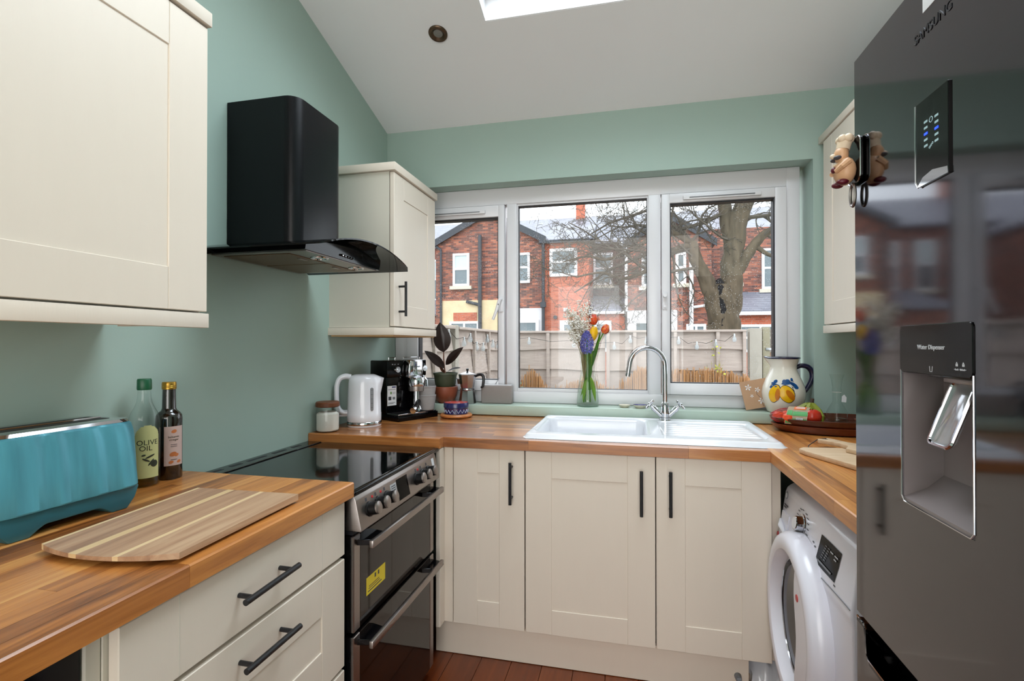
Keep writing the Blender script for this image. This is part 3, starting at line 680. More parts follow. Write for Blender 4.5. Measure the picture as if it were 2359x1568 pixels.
path += [(-.001 - rr + rr * math.cos(a), -.03 * (i / 14), .265 + rr * 1.06 * math.sin(a)) for i, a in enumerate([PI * 0.94 * k / 14 for k in range(1, 15)])]
path += [(-0.173, -.034, .228)]
MB().tube(path, [0.0115] * (len(path) - 1) + [0.0115], 18).build('spout', 'chrome', tp)
MB().cyl(path[-1], (-0.175, -.0345, .214), 0.0125, n=18).build('aerator', 'chrome', tp)
for s in (-1, 1):
    ax = Vector((s * .72, 0, .69)).normalized(); o = Vector((s * .012, 0, .022))
    h = MB().tube([o, o + ax * .040, o + ax * .041, o + ax * .060, o + ax * .061, o + ax * .070], [.0115, .0115, .0135, .0135, .009, .008], 20).build('valve', 'chrome', tp)
    e = o + ax * .082; u = Vector((-ax.z, 0, ax.x)); v = Vector((0, 1, 0))
    MB().ball(e, .010).build('handle_hub', 'chrome', tp)
    for dv in ((u * .72 + v * .70).normalized(), (u * .72 - v * .70).normalized()): MB().cyl(e - dv * .032, e + dv * .032, .0048, n=10).build('handle_bar', 'chrome', tp)
# ================================================================== washing machine
wm = thing('washing_machine', 'white front loading washing machine under the right worktop', 'washing machine', (2.15, -0.955, 0.0), world=True)
A0, A1 = -1.253, -0.657
prof = [(2.44, 0.03), (1.885, 0.03), (1.875, 0.05), (1.872, 0.60), (1.868, 0.622), (1.872, 0.66), (1.887, 0.765), (1.893, 0.782), (1.905, 0.792), (1.96, 0.822), (2.0, 0.83), (2.44, 0.83)]
MB().prism(prof, 'y', A0, A1, .006, 3).build('body', 'wm', wm, ang=30)
pn = Vector((-0.105, 0, 0.0145)).normalized(); pu = Vector((0.0145, 0, 0.105)).normalized()
def onw(y, z, off=0.0):
    t = (z - 0.66) / 0.105; return Vector((1.872 + 0.0145 * t, y, z)) + pn * off
# curved seam line under the control panel
sm = [(1.8692 - (0.0012 if t < .78 else 0), A0 + .004 + (A1 - A0 - .008) * t, 0.640 - 0.020 * smooth(t * 1.2)) for t in [i / 20 for i in range(21)]]
MB().tube(sm, .0012, 5).build('panel_seam', 'greyplast', wm)
# detergent drawer
dd = MB()
dd._new([onw(-0.668, .60, .004), onw(-0.668, .70, .003), onw(-0.745, .70, .003), onw(-0.745, .62, .004), onw(-0.668, .60, -.01), onw(-0.668, .70, -.01), onw(-0.745, .70, -.01), onw(-0.745, .62, -.01)], [(0, 1, 2, 3), (7, 6, 5, 4), (0, 4, 5, 1), (1, 5, 6, 2), (2, 6, 7, 3), (3, 7, 4, 0)])
dw = dd.build('detergent_drawer', 'wm', wm, rec=True)
MB().tube([onw(-0.672, .668, .006), onw(-0.705, .655, .012), onw(-0.742, .635, .006)], [.004, .010, .004], 10).build('drawer_grip', 'white', dw)
MB().tube([onw(-0.683, .757, .0), onw(-0.683, .757, .0015)], [.014, .013], 20).build('round_emblem', 'greyplast', wm)
MB().tube([onw(-0.683, .757, .0014), onw(-0.683, .757, .002)], [.009, .009], 16).build('emblem_centre', 'printlt', wm)
for a, b, z in ((-0.672, -0.715, .722), (-0.672, -0.700, .714)): MB().poly(onw(a, z, .0007), onw(b, z, .0007), onw(b, z + .006, .0007), onw(a, z + .006, .0007)).build('print_line', 'print', wm)
MB().tube([onw(-0.664, .612, .0045), onw(-0.664, .612, .006)], [.010, .009], 14).build('red_sticker', 'redled', dw)
# programme dial
dc = onw(-0.862, 0.716)
dl = MB().tube([dc - pn * .002, dc + pn * .003, dc + pn * .004, dc + pn * .022, dc + pn * .024], [.034, .033, .0255, .023, .021], 32).build('programme_dial', 'chrome', wm)
MB().tube([dc + pn * .0238, dc + pn * .0246], [.019, .018], 28).build('dial_face', 'white', dl)
for i in range(16):
    a = 2 * PI * i / 16; c = dc + Vector((0, math.cos(a), 0)) * .043 + pu * (math.sin(a) * .043)
    if i in (11, 12, 13): continue
    L = .017 if abs(math.cos(a)) > .3 else .012; sgn = 1 if math.cos(a) > 0 else -1
    p0 = c + pn * .0008; e = Vector((0, sgn * L, 0)); hgt = pu * .0028
    MB().poly(p0, p0 + e, p0 + e + hgt, p0 + hgt).build('programme_text', 'print', wm)
# display window
q = [onw(-1.003, .658, .0012), onw(-1.072, .657, .0012), onw(-1.144, .659, .0012), onw(-1.156, .700, .0012), onw(-1.164, .744, .0012), onw(-1.095, .745, .0012), onw(-1.023, .744, .0012), onw(-1.013, .700, .0012)]
ds = MB().poly(*q).thick(.0012).build('display', 'blkgloss', wm, rec=True)
for i in range(6):
    for j in range(2):
        z = .685 + i * .008; y = -1.040 - j * .020 - (z - .685) * .55; MB().poly(onw(y, z, .003), onw(y - .011, z, .003), onw(y - .012, z + .0025, .003), onw(y - .001, z + .0025, .003)).build('display_text', 'greyplast', ds)
for y, z, w in ((-1.098, .722, .02), (-1.128, .722, .022), (-1.125, .712, .016)): MB().poly(onw(y, z, .003), onw(y - w, z, .003), onw(y - w - .001, z + .0035, .003), onw(y - .001, z + .0035, .003)).build('display_text', 'printlt', ds)
MB().poly(onw(-1.02, .668, .003), onw(-1.118, .668, .003), onw(-1.122, .674, .003), onw(-1.024, .674, .003)).build('button_strip', 'greyplast', ds)
for y, z in ((-1.140, .650), (-0.965, .700), (-0.98, .692)): MB().poly(onw(y, z, .0008), onw(y - .012, z, .0008), onw(y - .012, z + .004, .0008), onw(y, z + .004, .0008)).build('print_line', 'print', wm)
# round door
DC = (1.872, -0.905, 0.428)
RX = Matrix.Translation(DC) @ Matrix.Rotation(-PI / 2, 4, 'Y')
dr = MB().lathe([(0.270, -.004), (0.270, 0.014), (0.266, 0.034), (0.256, 0.048), (0.243, 0.054), (0.222, 0.055), (0.212, 0.052), (0.200, 0.034), (0.190, 0.008)], 64, sy=.88, cap=False).xf(RX).build('door', 'wm', wm)
MB().lathe([(0.192, 0.006), (0.188, 0.020), (0.182, 0.022), (0.179, 0.006)], 64, sy=.88, cap=False).xf(RX).build('chrome_ring', 'chrome', dr)
MT['drumglass'] = mat('dark_door_glass', (52, 54, 60), 0.06, 0.35, spec=0.8)
MB().lathe([(0.0, 0.004), (0.06, 0.008), (0.12, 0.018), (0.165, 0.020), (0.182, 0.004)], 56, sy=.88, cap=False).xf(RX).build('door_glass', 'drumglass', dr)
hp = [(DC[1] - .222 * .88 * math.cos(a), DC[2] + .222 * math.sin(a)) for a in [-1.15 + 2.3 * i / 24 for i in range(25)]]
hp += [(-0.990 + .010 * math.sin(i * .9), DC[2] + .195 - .39 * i / 10) for i in range(11)]
MB().prism(hp, 'x', 1.8195, 1.834, .002, 1).build('handle_panel', 'wm', dr, rec=True)
MB().tube([(1.8198, -1.012, 0.548), (1.8180, -1.012, 0.548)], [.011, .010], 18).build('red_dot', 'redled', dr)
for y in (A0 + .06, A1 - .06):
    for x in (1.92, 2.38): MB().cyl((x, y, 0.0), (x, y, 0.035), .018, n=12).build('foot', 'blkplast', wm)

# ================================================================== fridge freezer
fr = thing('fridge_freezer', 'tall polished grey fridge freezer with a water dispenser', 'fridge', (2.1, -1.81, 0.0), world=True)
G0, G1, FX = -2.112, -1.516, 1.780
MB().box(FX + .064, 2.47, G0 + .002, G1 - .002, 0.02, 1.846, .004).build('cabinet', 'fridgeside', fr)
wy0, wy1, wz0, wz1 = -1.868, -1.687, 1.036, 1.320
ud = MB().box(FX, FX + .06, wy1, G1, 0.768, 1.850).box(FX, FX + .06, G0, wy0, 0.768, 1.850).box(FX, FX + .06, wy0, wy1, wz1, 1.850).box(FX, FX + .06, wy0, wy1, 0.768, wz0).build('fridge_door', 'fridge', fr)
MB().box(FX + .061, FX + .064, G0 + .006, G1 - .006, 0.775, 1.843).build('door_seal', 'gasket', fr)
MT['underside_reflection'] = mat('beige_painted_reflection', (196, 170, 140), 0.4, var=0.02)  # beige colour stands in for the reflection on the door underside
MB().box(FX + .004, FX + .058, G0 + .004, G1 - .03, 0.7655, 0.768).build('reflection_strip', 'underside_reflection', ud)
# freezer door with a scooped grip along its top edge
gr = [(G1, 0.06), (G1, 0.755), (G1 - .028, 0.755), (G1 - .036, 0.748), (G1 - .040, 0.705), (G1 - .048, 0.696), (G0 + .048, 0.696), (G0 + .040, 0.705), (G0 + .036, 0.748), (G0 + .028, 0.755), (G0, 0.755), (G0, 0.06)]
fd = MB().prism(gr, 'x', FX, FX + .06).build('freezer_door', 'fridge', fr)
MB().box(FX + .030, FX + .059, G0 + .002, G1 - .002, 0.690, 0.764).build('grip_recess', 'blkgloss', fd)
MB().tube([(FX + .0005, G1 - .0005, 0.757)] + [(FX + .0005, y, z + .001) for y, z in gr[2:10]], .0022, 6).build('chrome_trim', 'chrome', fd)
MB().prism([(G1 - .0005, .7555), (G1 - .029, .7555), (G1 - .037, .749), (G1 - .041, .706), (G1 - .049, .697), (G0 + .06, .697), (G0 + .06, .690), (G1 - .052, .690), (G1 - .047, .703), (G1 - .043, .745), (G1 - .033, .7485), (G1 - .0005, .7485)], 'x', FX - .0008, FX + .001).build('black_grip_edge', 'blkgloss', fd)
# display
dp = MB().prism([(-1.740, 1.541), (-1.745, 1.533), (-1.752, 1.530), (-1.822, 1.530), (-1.822, 1.660), (-1.740, 1.660)], 'x', FX - .003, FX + .002, .0008, 1).build('display_panel', 'blkgloss', ud)
MB().tube([(FX - .003, -1.7395, 1.659), (FX - .003, -1.7395, 1.541), (FX - .003, -1.747, 1.531)], .0014, 6).build('panel_edge', 'chrome', dp)
MB().prism([(-1.744, 1.531), (-1.760, 1.543), (-1.785, 1.547), (-1.821, 1.540), (-1.822, 1.5305)], 'x', FX - .0038, FX - .0028).build('panel_lip', 'chrome', dp)
MT['iconw'] = mat('pale_lit_icon', (150, 178, 182), 0.4, emit=0.35); MT['iconb'] = mat('blue_lit_icon', (30, 60, 255), 0.4, emit=3.0)
for y, zs, blue in ((-1.768, (1.624, 1.615, 1.606, 1.597, 1.588), 2), (-1.795, (1.622, 1.613, 1.604, 1.595, 1.586), 2)):
    for i, z in enumerate(zs): MB().box(FX - .0036, FX - .0028, y - .0042, y + .0042, z - .0016, z + .0016).build('display_icon', 'iconb' if i == blue else 'iconw', dp)
MB().tube([(FX - .0033, -1.7815 + .004 * math.cos(a), 1.622 + .004 * math.sin(a)) for a in [2 * PI * i / 12 for i in range(12)]], .0005, 4, closed=True).build('display_icon', 'iconw', dp)
for k in range(3): MB().tube([(FX - .0033, -1.778 - .0036 * k + .0016 * math.cos(a), 1.582 + .002 * k + .0016 * math.sin(a)) for a in [2 * PI * i / 8 for i in range(8)]], .0004, 4, closed=True).build('display_icon', 'iconw', dp)
# dispenser
wd = MB().box(FX + .058, FX + .060, wy0 - .001, wy1 + .001, wz0, wz1).box(FX + .002, FX + .06, wy1 - .003, wy1 + .0005, wz0, wz1).box(FX + .002, FX + .06, wy0 - .0005, wy0 + .003, wz0, wz1).build('dispenser_recess', 'recess', ud)
MB().prism([(FX + .001, wz0), (FX + .06, wz0), (FX + .06, wz0 + .045), (FX + .035, wz0 + .022), (FX + .001, wz0 + .006)], 'y', wy0 + .003, wy1 - .003).build('drip_tray', 'recess', wd)
MB().tube([(FX - .0005, wy1 - .001, 1.25), (FX - .0005, wy1 - .001, wz0 + .008), (FX - .0005, wy1 - .008, wz0), (FX - .0005, wy0 + .008, wz0), (FX - .0005, wy0 + .001, wz0 + .008), (FX - .0005, wy0 + .001, 1.25)], .0012, 6).build('chrome_rim', 'chrome', wd)
bp = MB().prism([(y, z) for y, z in rrect(wy0, wy1, 1.246, 1.321, .008)], 'x', FX - .002, FX + .05, .001, 1).build('control_fascia', 'blkgloss', wd)
text('lettering', 'Water Dispenser', .0098, (FX - .0023, -1.7745, 1.2835), (0, -1, 0), (0, 0, 1), 'printlt', bp)
for y, s in ((-1.836, 1), (-1.850, 1)):
    MB().box(FX - .0026, FX - .0019, y - .002, y + .002, 1.261, 1.264).build('lock_symbol', 'printlt', bp); MB().tube([(FX - .0024, y - .0015, 1.264), (FX - .0024, y, 1.2665), (FX - .0024, y + .0015, 1.264)], .0004, 4).build('lock_symbol', 'printlt', bp)
text('lettering', '• Lock   Unlock •', .0036, (FX - .0023, -1.843, 1.2555), (0, -1, 0), (0, 0, 1), 'printlt', bp)
sl = MB().box(FX + .022, FX + .057, -1.830, -1.715, 1.240, 1.2475, .003).build('spout_housing', 'blkgloss', wd)
MB().tube([(FX - .0022, -1.772, 1.2585), (FX - .0022, -1.773, 1.2505), (FX - .0022, -1.778, 1.2505), (FX - .0022, -1.779, 1.2585)], .0004, 4).build('glass_symbol', 'printlt', bp)
MB().box(FX + .036, FX + .056, -1.812, -1.730, 1.232, 1.243, .003).build('lever_hinge', 'steel', wd)
lv = MB().prism(rrect(-0.027, 0.027, -0.100, 0.0, .010), 'x', -.003, .003, .002, 2).xf(Matrix.Translation((FX + .046, -1.772, 1.236)) @ Matrix.Rotation(math.radians(20), 4, 'Y')).build('lever_paddle', 'clearplast', wd)
MB().tube([(0, y, z) for y, z in rrect(-0.027, 0.027, -0.100, 0.0, .010)], .0028, 6, closed=True).xf(Matrix.Translation((FX + .0425, -1.772, 1.235)) @ Matrix.Rotation(math.radians(20), 4, 'Y')).build('lever_edge', 'chrome', lv)
MT['fridgeletter'] = mat('etched_fridge_letters', (70, 70, 74), 0.35, 0.8, var=0.02)
text('lettering', 'SAMSUNG', .021, (FX - .0006, -1.780, 1.7565), (0, -1, 0), (0, 0, 1), 'fridgeletter', ud)
sk_ = MB().box(FX - .001, FX, -1.840, -1.757, 1.7935, 1.848).build('paper_sticker', 'white_tile', ud)
for i in range(3): MB().box(FX - .0013, FX - .0009, -1.83, -1.77, 1.806 + i * .012, 1.809 + i * .012).build('print_line', 'print', sk_)
for y in (G0 + .05, G1 - .05): MB().cyl((FX + .09, y, 0), (FX + .09, y, .03), .02, n=12).build('foot', 'blkplast', fr)

# ------------------------------------------------------------------ chef magnet on the far edge of the fridge door
mg = thing('fridge_magnet', 'small cream chef figurine magnet with a bottle opener on the fridge edge', 'magnet', (FX - .002, -1.532, 1.600))
MT['figure'] = mat('painted_resin_figure', (214, 168, 128), 0.45, var=0.12, vscale=60); MT['figcream'] = mat('cream_resin', (226, 204, 176), 0.5, var=0.08, vscale=60); MT['figred'] = mat('dark_red_resin', (92, 18, 34), 0.4, var=0.1)
MB().prism(rrect(-.028, .028, .004, .092, .014), 'x', -.005, 0.0, .001, 1).build('back_plate', 'blkgloss', mg)
MB().tube([(-.0055, y, z) for y, z in rrect(-.028, .028, .004, .092, .014)], .0014, 6, closed=True).build('plate_rim', 'chrome', mg)
MB().tube([(-.008, .010 * math.cos(a) * 1.1, -.018 + .022 * math.sin(a)) for a in [2 * PI * i / 16 for i in range(16)]], .0028, 6, closed=True).build('opener_loop', 'steel', mg)
b = MB(); b.ball((-.022, 0, .030), (.019, .024, .028)); b.build('body', 'figure', mg)
b = MB(); b.ball((-.028, 0, .062), (.013, .015, .016)); hd_ = b.build('head', 'figure', mg)
b = MB(); b.ball((-.042, 0, .060), (.006, .005, .005)); b.build('nose', 'figcream', hd_)
b = MB(); b.ball((-.037, -.008, .055), (.007, .008, .004)); b.ball((-.037, .008, .055), (.007, .008, .004)); b.build('moustache', 'print', hd_)
b = MB(); b.cyl((-.025, 0, .072), (-.022, 0, .086), .012, .013, 14); 
for a in range(5): b.ball((-.021 + .008 * math.cos(a * 1.257), .010 * math.sin(a * 1.257), .092), .0085)
b.build('chef_hat', 'figcream', mg)
for s in (-1, 1):
    MB().tube([(-.022, s * .021, .044), (-.034, s * .022, .034), (-.040, s * .010, .028)], [.007, .006, .005], 8).build('arm', 'figure', mg)
    b = MB(); b.ball((-.030, s * .012, .006), (.011, .008, .006)); b.build('shoe', 'figred', mg)
b = MB(); b.ball((-.041, 0, .033), (.005, .006, .006)); b.build('wine_glass', 'figred', mg)
MB().tube([(-.024, -.020, .048), (-.040, 0, .042), (-.024, .020, .048)], .0022, 6).build('apron_tie', 'figcream', mg)
# ================================================================== things on the left worktop
CAMV = Vector((1.3432, -2.6422, 0))
def face_cam(loc): d = CAMV - Vector((loc[0], loc[1], 0)); return math.atan2(d.y, d.x)      # azimuth towards the viewer's side of the room
def cyl_text(name, body, size, r, az, z, m, parent, depth=.0003, sx=1.0):
    cu = bpy.data.curves.new(name, 'FONT'); cu.body = body; cu.size = size; cu.align_x = 'CENTER'; cu.extrude = depth; cu.resolution_u = 3
    t = bpy.data.objects.new(name, cu); COL.objects.link(t); dg = bpy.context.evaluated_depsgraph_get()
    me = bpy.data.meshes.new_from_object(t.evaluated_get(dg)); bpy.data.objects.remove(t); bpy.data.curves.remove(cu)
    for v in me.vertices:
        a = az + v.co.x * sx / r; rr = r + v.co.z + .0004; v.co = (rr * math.cos(a), rr * math.sin(a), z + v.co.y)
    me.materials.clear(); me.materials.append(MT[m]); o = bpy.data.objects.new(name, me); COL.objects.link(o); o.parent = parent; return o
def cyl_patch(rf, az0, az1, z0, z1, n=12, m=6, off=.0006, shape=None):
    """a thin sheet wrapped on a surface of revolution; shape(u,v) in -1..1 keeps the inside of an outline"""
    mb = MB()
    def f(u, v):
        a = az0 + (az1 - az0) * u; z = z0 + (z1 - z0) * v; r = rf(z) + off; return (r * math.cos(a), r * math.sin(a), z)
    mb.grid(f, n, m, keep=None if shape is None else (lambda u, v: shape(2 * u - 1, 2 * v - 1))); return mb
def cyl_blob(rf, az, z, wa, hz_, rot=0.0, n=18, off=.0007, pts=None):
    """flat painted outline laid on a surface of revolution"""
    mb = MB(); out = []
    P = pts or [(math.cos(2 * PI * i / n), math.sin(2 * PI * i / n)) for i in range(n)]
    for rr in (0.0, 0.5, 1.0):
        for x, y in P:
            X = (x * wa * math.cos(rot) - y * hz_ * math.sin(rot)) * rr; Y = (x * wa * math.sin(rot) + y * hz_ * math.cos(rot)) * rr
            zz = z + Y; R_ = rf(zz) + off; a = az + X / rf(z); out.append((R_ * math.cos(a), R_ * math.sin(a), zz))
    N = len(P); fs = []
    for k in range(2):
        for i in range(N): fs.append((k * N + i, k * N + (i + 1) % N, (k + 1) * N + (i + 1) % N, (k + 1) * N + i))
    bv, ff = mb._new(out, fs); bmesh.ops.remove_doubles(mb.bm, verts=bv, dist=1e-6); return mb
def prof_r(prof):
    def f(z):
        for (r0, z0), (r1, z1) in zip(prof[:-1], prof[1:]):
            if z0 <= z <= z1 and z1 > z0: return r0 + (r1 - r0) * (z - z0) / (z1 - z0)
        return prof[-1][0]
    return f

# toaster (long side faces the room)
ts = thing('toaster', 'teal long slot toaster with ribbed sides and a chrome top', 'toaster', (0.112, -1.803, 0.91), PI / 2 - 0.06)
def toast_ring(hx, hy, z, amp=0.0, r=.034, n=224):
    out = []; per = []
    base = rrect(-hx, hx, -hy, hy, r, 8)
    # resample evenly
    L = [0.0]
    for i in range(len(base)): L.append(L[-1] + (Vector(base[(i + 1) % len(base)]) - Vector(base[i])).length)
    for k in range(n):
        s = L[-1] * k / n; i = max(j for j in range(len(base)) if L[j] <= s + 1e-9); f = (s - L[i]) / max(1e-9, L[i + 1] - L[i])
        p = Vector(base[i]).lerp(Vector(base[(i + 1) % len(base)]), f); per.append(p)
    for k, p in enumerate(per):
        t = (per[(k + 1) % n] - per[k - 1]).normalized(); nr = Vector((t.y, -t.x)); ph = (k * 28 / n) % 1.0
        w_ = math.sin(2 * PI * k * 14 / n) + .6 * math.sin(2 * PI * k * 23 / n + 1.0); out.append((p.x + nr.x * amp * .35 * w_, p.y + nr.y * amp * .35 * w_, z))
    return out
def loft(rings, cap0=True, cap1=True):
    mb = MB(); n = len(rings[0]); vs = [v for r_ in rings for v in r_]; fs = []
    for j in range(len(rings) - 1):
        for i in range(n): fs.append((j * n + i, j * n + (i + 1) % n, (j + 1) * n + (i + 1) % n, (j + 1) * n + i))
    if cap0: fs.append(tuple(range(n))[::-1])
    if cap1: fs.append(tuple(range((len(rings) - 1) * n, len(rings) * n)))
    mb._new(vs, fs); return mb
loft([toast_ring(.147, .094, .050, .003), toast_ring(.148, .095, .053, .004), toast_ring(.147, .090, .11, .004), toast_ring(.144, .083, .175, .004), toast_ring(.141, .078, .196, .002), toast_ring(.135, .072, .203, 0)]).build('shell', 'teal', ts, ang=25)
loft([toast_ring(.139, .075, .2005), toast_ring(.135, .071, .207), toast_ring(.124, .062, .2085)]).build('top_plate', 'chrome', ts)
for y in (-.024, .020): MB().box(-.105, .105, y - .013, y + .013, .2076, .2092, .0004, 1).build('bread_slot', 'gasket', ts)
MB().tube([(-.108, -.002, .2092), (.108, -.002, .2092)], .0022, 6).build('slot_divider', 'chrome', ts)
pl = [(-.140, .050), (-.130, .022), (-.112, .000), (-.078, .000), (-.062, .012), (-.050, .018), (.050, .018), (.062, .012), (.078, .000), (.112, .000), (.130, .022), (.140, .050)]
MB().prism(pl, 'y', -.086, .086, .004, 2).build('base', 'tealdark', ts, rec=True)
MB().cyl((.142, -.035, .095), (.160, -.035, .096), .010, .0095, 16).build('browning_knob', 'teal', ts)
MB().box(.134, .152, .010, .040, .12, .132, .003).build('lever', 'tealdark', ts)
MB().tube([(-.13, .06, .02), (-.16, .075, .004), (-.26, .07, .004)], .004, 6).build('power_cable', 'blkplast', ts)

# bottles
MT['oil'] = glass_mat('olive_oil', (214, 194, 104)); MT['greencap'] = mat('green_plastic_cap', (14, 84, 52), 0.4, var=0.05); MT['goldcap'] = mat('gold_metal_cap', (176, 136, 54), 0.3, 0.8, var=0.05)
MT['oillabel'] = mat('pale_yellow_label', (196, 198, 140), 0.55, var=0.04); MT['pinklabel'] = mat('pale_pink_label', (196, 172, 166), 0.6, var=0.05); MT['vinegar'] = mat('dark_brown_bottle', (24, 16, 10), 0.10, var=0.1, coat=0.5, spec=0.7)
MT['olivedark'] = mat('dark_olive_print', (44, 48, 34), 0.6, var=0.1); MT['orangeprint'] = mat('orange_print', (190, 112, 62), 0.6, var=0.1)
MT['olivetop'] = glass_mat('olive_tinted_glass', (96, 92, 44))
lc = (0.060, -1.531, 0.91); az = face_cam(lc) + .22
ob = thing('oil_bottle', 'clear plastic olive oil bottle with a green cap by the wall', 'bottle', lc)
op = [(0.034, 0.0), (0.036, .004), (0.0365, .02), (0.036, .06), (0.0365, .165), (0.035, .180), (0.030, .197), (0.022, .213), (0.0175, .226), (0.0155, .240), (0.0145, .262)]
MB().lathe(op, 36, cap=False).build('bottle_wall', 'glass', ob)
MB().lathe([(0.0, .002), (0.033, .003), (0.0345, .006), (0.0345, .030), (0.0, .030)], 32, cap=False).build('oil', 'oil', ob)
MB().lathe([(0.0165, .258), (0.0175, .261), (0.0170, .285), (0.0155, .288), (0.0, .288)], 28, cap=False, fn=lambda r, z, a: r * (1 + .02 * math.cos(24 * a)) if r > .01 else r).build('cap', 'greencap', ob)
def arch(u, v): return v < .55 or (u * u + ((v - .55) / .45) ** 2) < 1.0
lb = cyl_patch(lambda z: .0362, az - .80, az + .80, .025, .165, 40, 44, shape=arch).build('label', 'oillabel', ob)
cyl_text('lettering', 'OLIVE', .019, .0364, az, .113, 'olivedark', lb); cyl_text('lettering', 'OIL', .019, .0364, az - .12, .098, 'olivedark', lb)
rf = lambda z: .0362
for a, z, w, h, ro in ((.15, .082, .020, .004, .4), (-.1, .073, .016, .004, -.5), (.2, .066, .018, .004, .9), (-.25, .086, .008, .004, .2)): cyl_blob(rf, az + a, z, w * .6, h * .6, ro, off=.0012).build('printed_leaf', 'olivedark', lb)
cyl_blob(rf, az + .42, .062, .009, .009, off=.0013).build('printed_seal', 'olivedark', lb)
lc = (0.060, -1.455, 0.91); az = face_cam(lc)
vb = thing('vinegar_bottle', 'slim dark bottle with a gold cap and pink label by the wall', 'bottle', lc)
MB().lathe([(0.0, 0), (0.031, 0.0), (0.033, .003), (0.033, .170), (0.0315, .180), (0.026, .188), (0.0195, .193), (0.0172, .200), (0.0160, .262)], 36, cap=False).build('bottle_wall', 'vinegar', vb)
MB().lathe([(0.0152, .252), (0.0180, .254), (0.0180, .270), (0.0168, .274), (0.0, .274)], 28, cap=False).build('cap', 'goldcap', vb)
for z in (.258, .262): MB().lathe([(.0180, z), (.0186, z + .001), (.0180, z + .002)], 28, cap=False).build('cap_ridge', 'goldcap', vb)
lb = cyl_patch(lambda z: .0333, az - .35, az + 1.15, .040, .150, 14, 2).build('label', 'pinklabel', vb)
cyl_text('lettering', 'balsamic', .0085, .0336, az + .36, .118, 'olivedark', lb); cyl_text('lettering', 'vinegar', .0085, .0336, az + .36, .110, 'olivedark', lb)
rf = lambda z: .0333
for a, z, w in ((.36, .136, .007), (.30, .072, .009), (.55, .069, .006), (.15, .050, .006), (.75, .050, .006)): cyl_blob(rf, az + a, z, w, w * .7, .3, off=.0010).build('printed_motif', 'orangeprint', lb)
for z in (.098, .093, .056): cyl_patch(rf, az + .12, az + .6, z, z + .0014, 8, 1, off=.0010).build('print_line', 'print', lb)

# acacia chopping board of glued strips
MT['paleash'] = wood_mat('pale_sapwood_strip', [(212, 180, 134), (228, 200, 156)], 'y', 0.5)
bd = thing('chopping_board', 'acacia chopping board with pale stripes and a rounded near end', 'chopping board', (0.43, -1.75, 0.911), 0.045)
def near(x): return -0.172 - 0.034 * (1 - ((x + .01) / .150) ** 2)
xs = [(-.140, -.132, 1), (-.132, -.052, 0), (-.052, -.034, 1), (-.034, .038, 0), (.038, .048, 1), (.048, .100, 0), (.100, .142, 0)]
for x0, x1, p in xs:
    N = 6; pts = [(x0 + (x1 - x0) * i / N, near(x0 + (x1 - x0) * i / N)) for i in range(N + 1)]; pts += [(x1, .178 + .03 * (x1 + .14) * -.3), (x0, .178 + .03 * (x0 + .14) * -.3)]
    mb = MB(); mb.prism(pts, 'z', 0.004, 0.019)
    for v in mb.bm.verts:
        e = max(0, -v.co.y - .12); v.co.z += (0.004 * (e / .08) if v.co.z < .01 else -0.003 * (e / .08) ** 2)
    mb.build('strip', 'paleash' if p else 'acacia', bd)
for y in (-.10, .12): MB().box(-.12, .12, y - .006, y + .006, -.001, .0045).build('runner', 'acacia', bd)

# ================================================================== things in the far left corner
jr = thing('glass_jar', 'small glass jar of white sugar with a wooden lid', 'jar', (0.056, -0.668, 0.91))
MB().lathe([(0.0, .001), (0.044, .001), (0.048, .006), (0.0485, .012), (0.0485, .095), (0.045, .104), (0.043, .110)], 36, cap=False).build('jar_wall', 'glass', jr)
MT['sugar'] = mat('white_sugar', (226, 220, 212), 0.8, var=0.03, vscale=120, bump=0.4, bscale=400)
MB().lathe([(0.0, .004), (0.043, .005), (0.0465, .010), (0.0465, .078), (0.035, .086), (0.02, .082), (0.0, .088)], 32, cap=False, fn=lambda r, z, a: r * (1 + .012 * math.sin(3 * a + z * 90))).build('sugar', 'sugar', jr)
MB().lathe([(0.0, .108), (0.047, .108), (0.050, .111), (0.050, .126), (0.047, .130), (0.0, .130)], 36, cap=False).build('lid', 'brownlid', jr)

kt = thing('kettle', 'white plastic jug kettle with a chrome base band', 'kettle', (0.133, -0.490, 0.91), face_cam((0.133, -0.49, 0)) + PI / 2)
# local -y faces the room side, local x is to its right
MB().lathe([(0.0, 0.0), (0.076, 0.0), (0.078, .003), (0.078, .008)], 40, cap=False).build('power_base', 'white', kt)
MB().lathe([(0.0775, .008), (0.0785, .010), (0.0780, .022), (0.0765, .024)], 40, cap=False).build('chrome_band', 'chrome', kt)
KP = [(0.0765, .024), (0.0775, .028), (0.0775, .060), (0.0765, .062), (0.0745, .15), (0.072, .20), (0.069, .222), (0.060, .234), (0.045, .240), (0.0, .242)]
def ksp(r, z, a):
    d = math.atan2(math.sin(a), math.cos(a)); return r + (0.020 * smooth((z - .17) / .05) * max(0, 1 - abs(d) / .55) ** 1.3 if z < .230 else 0)
MB().lathe(KP, 56, cap=False, fn=ksp).build('body', 'white', kt, ang=50)
MB().tube(*flow([(-.060, 0, .228), (-.085, 0, .232), (-.108, 0, .222), (-.121, 0, .195), (-.123, 0, .15), (-.121, 0, .105), (-.112, 0, .078), (-.095, 0, .064), (-.070, 0, .064)], [.013, .0135, .0125, .0115, .011, .0115, .012, .013, .014]), 14).build('handle', 'white', kt, ang=60)
MB().box(-.128, -.075, -.006, .006, .046, .054, .003).build('switch', 'white', kt)
wz = MB().prism(rrect(.026, .040, .075, .182, .0069), 'y', -.0712, -.060, .001, 1).build('water_gauge', 'greyplast', kt)
for i in range(5): MB().box(.029, .037, -.0716, -.0710, .090 + .02 * i, .0915 + .02 * i).build('gauge_mark', 'print', wz)

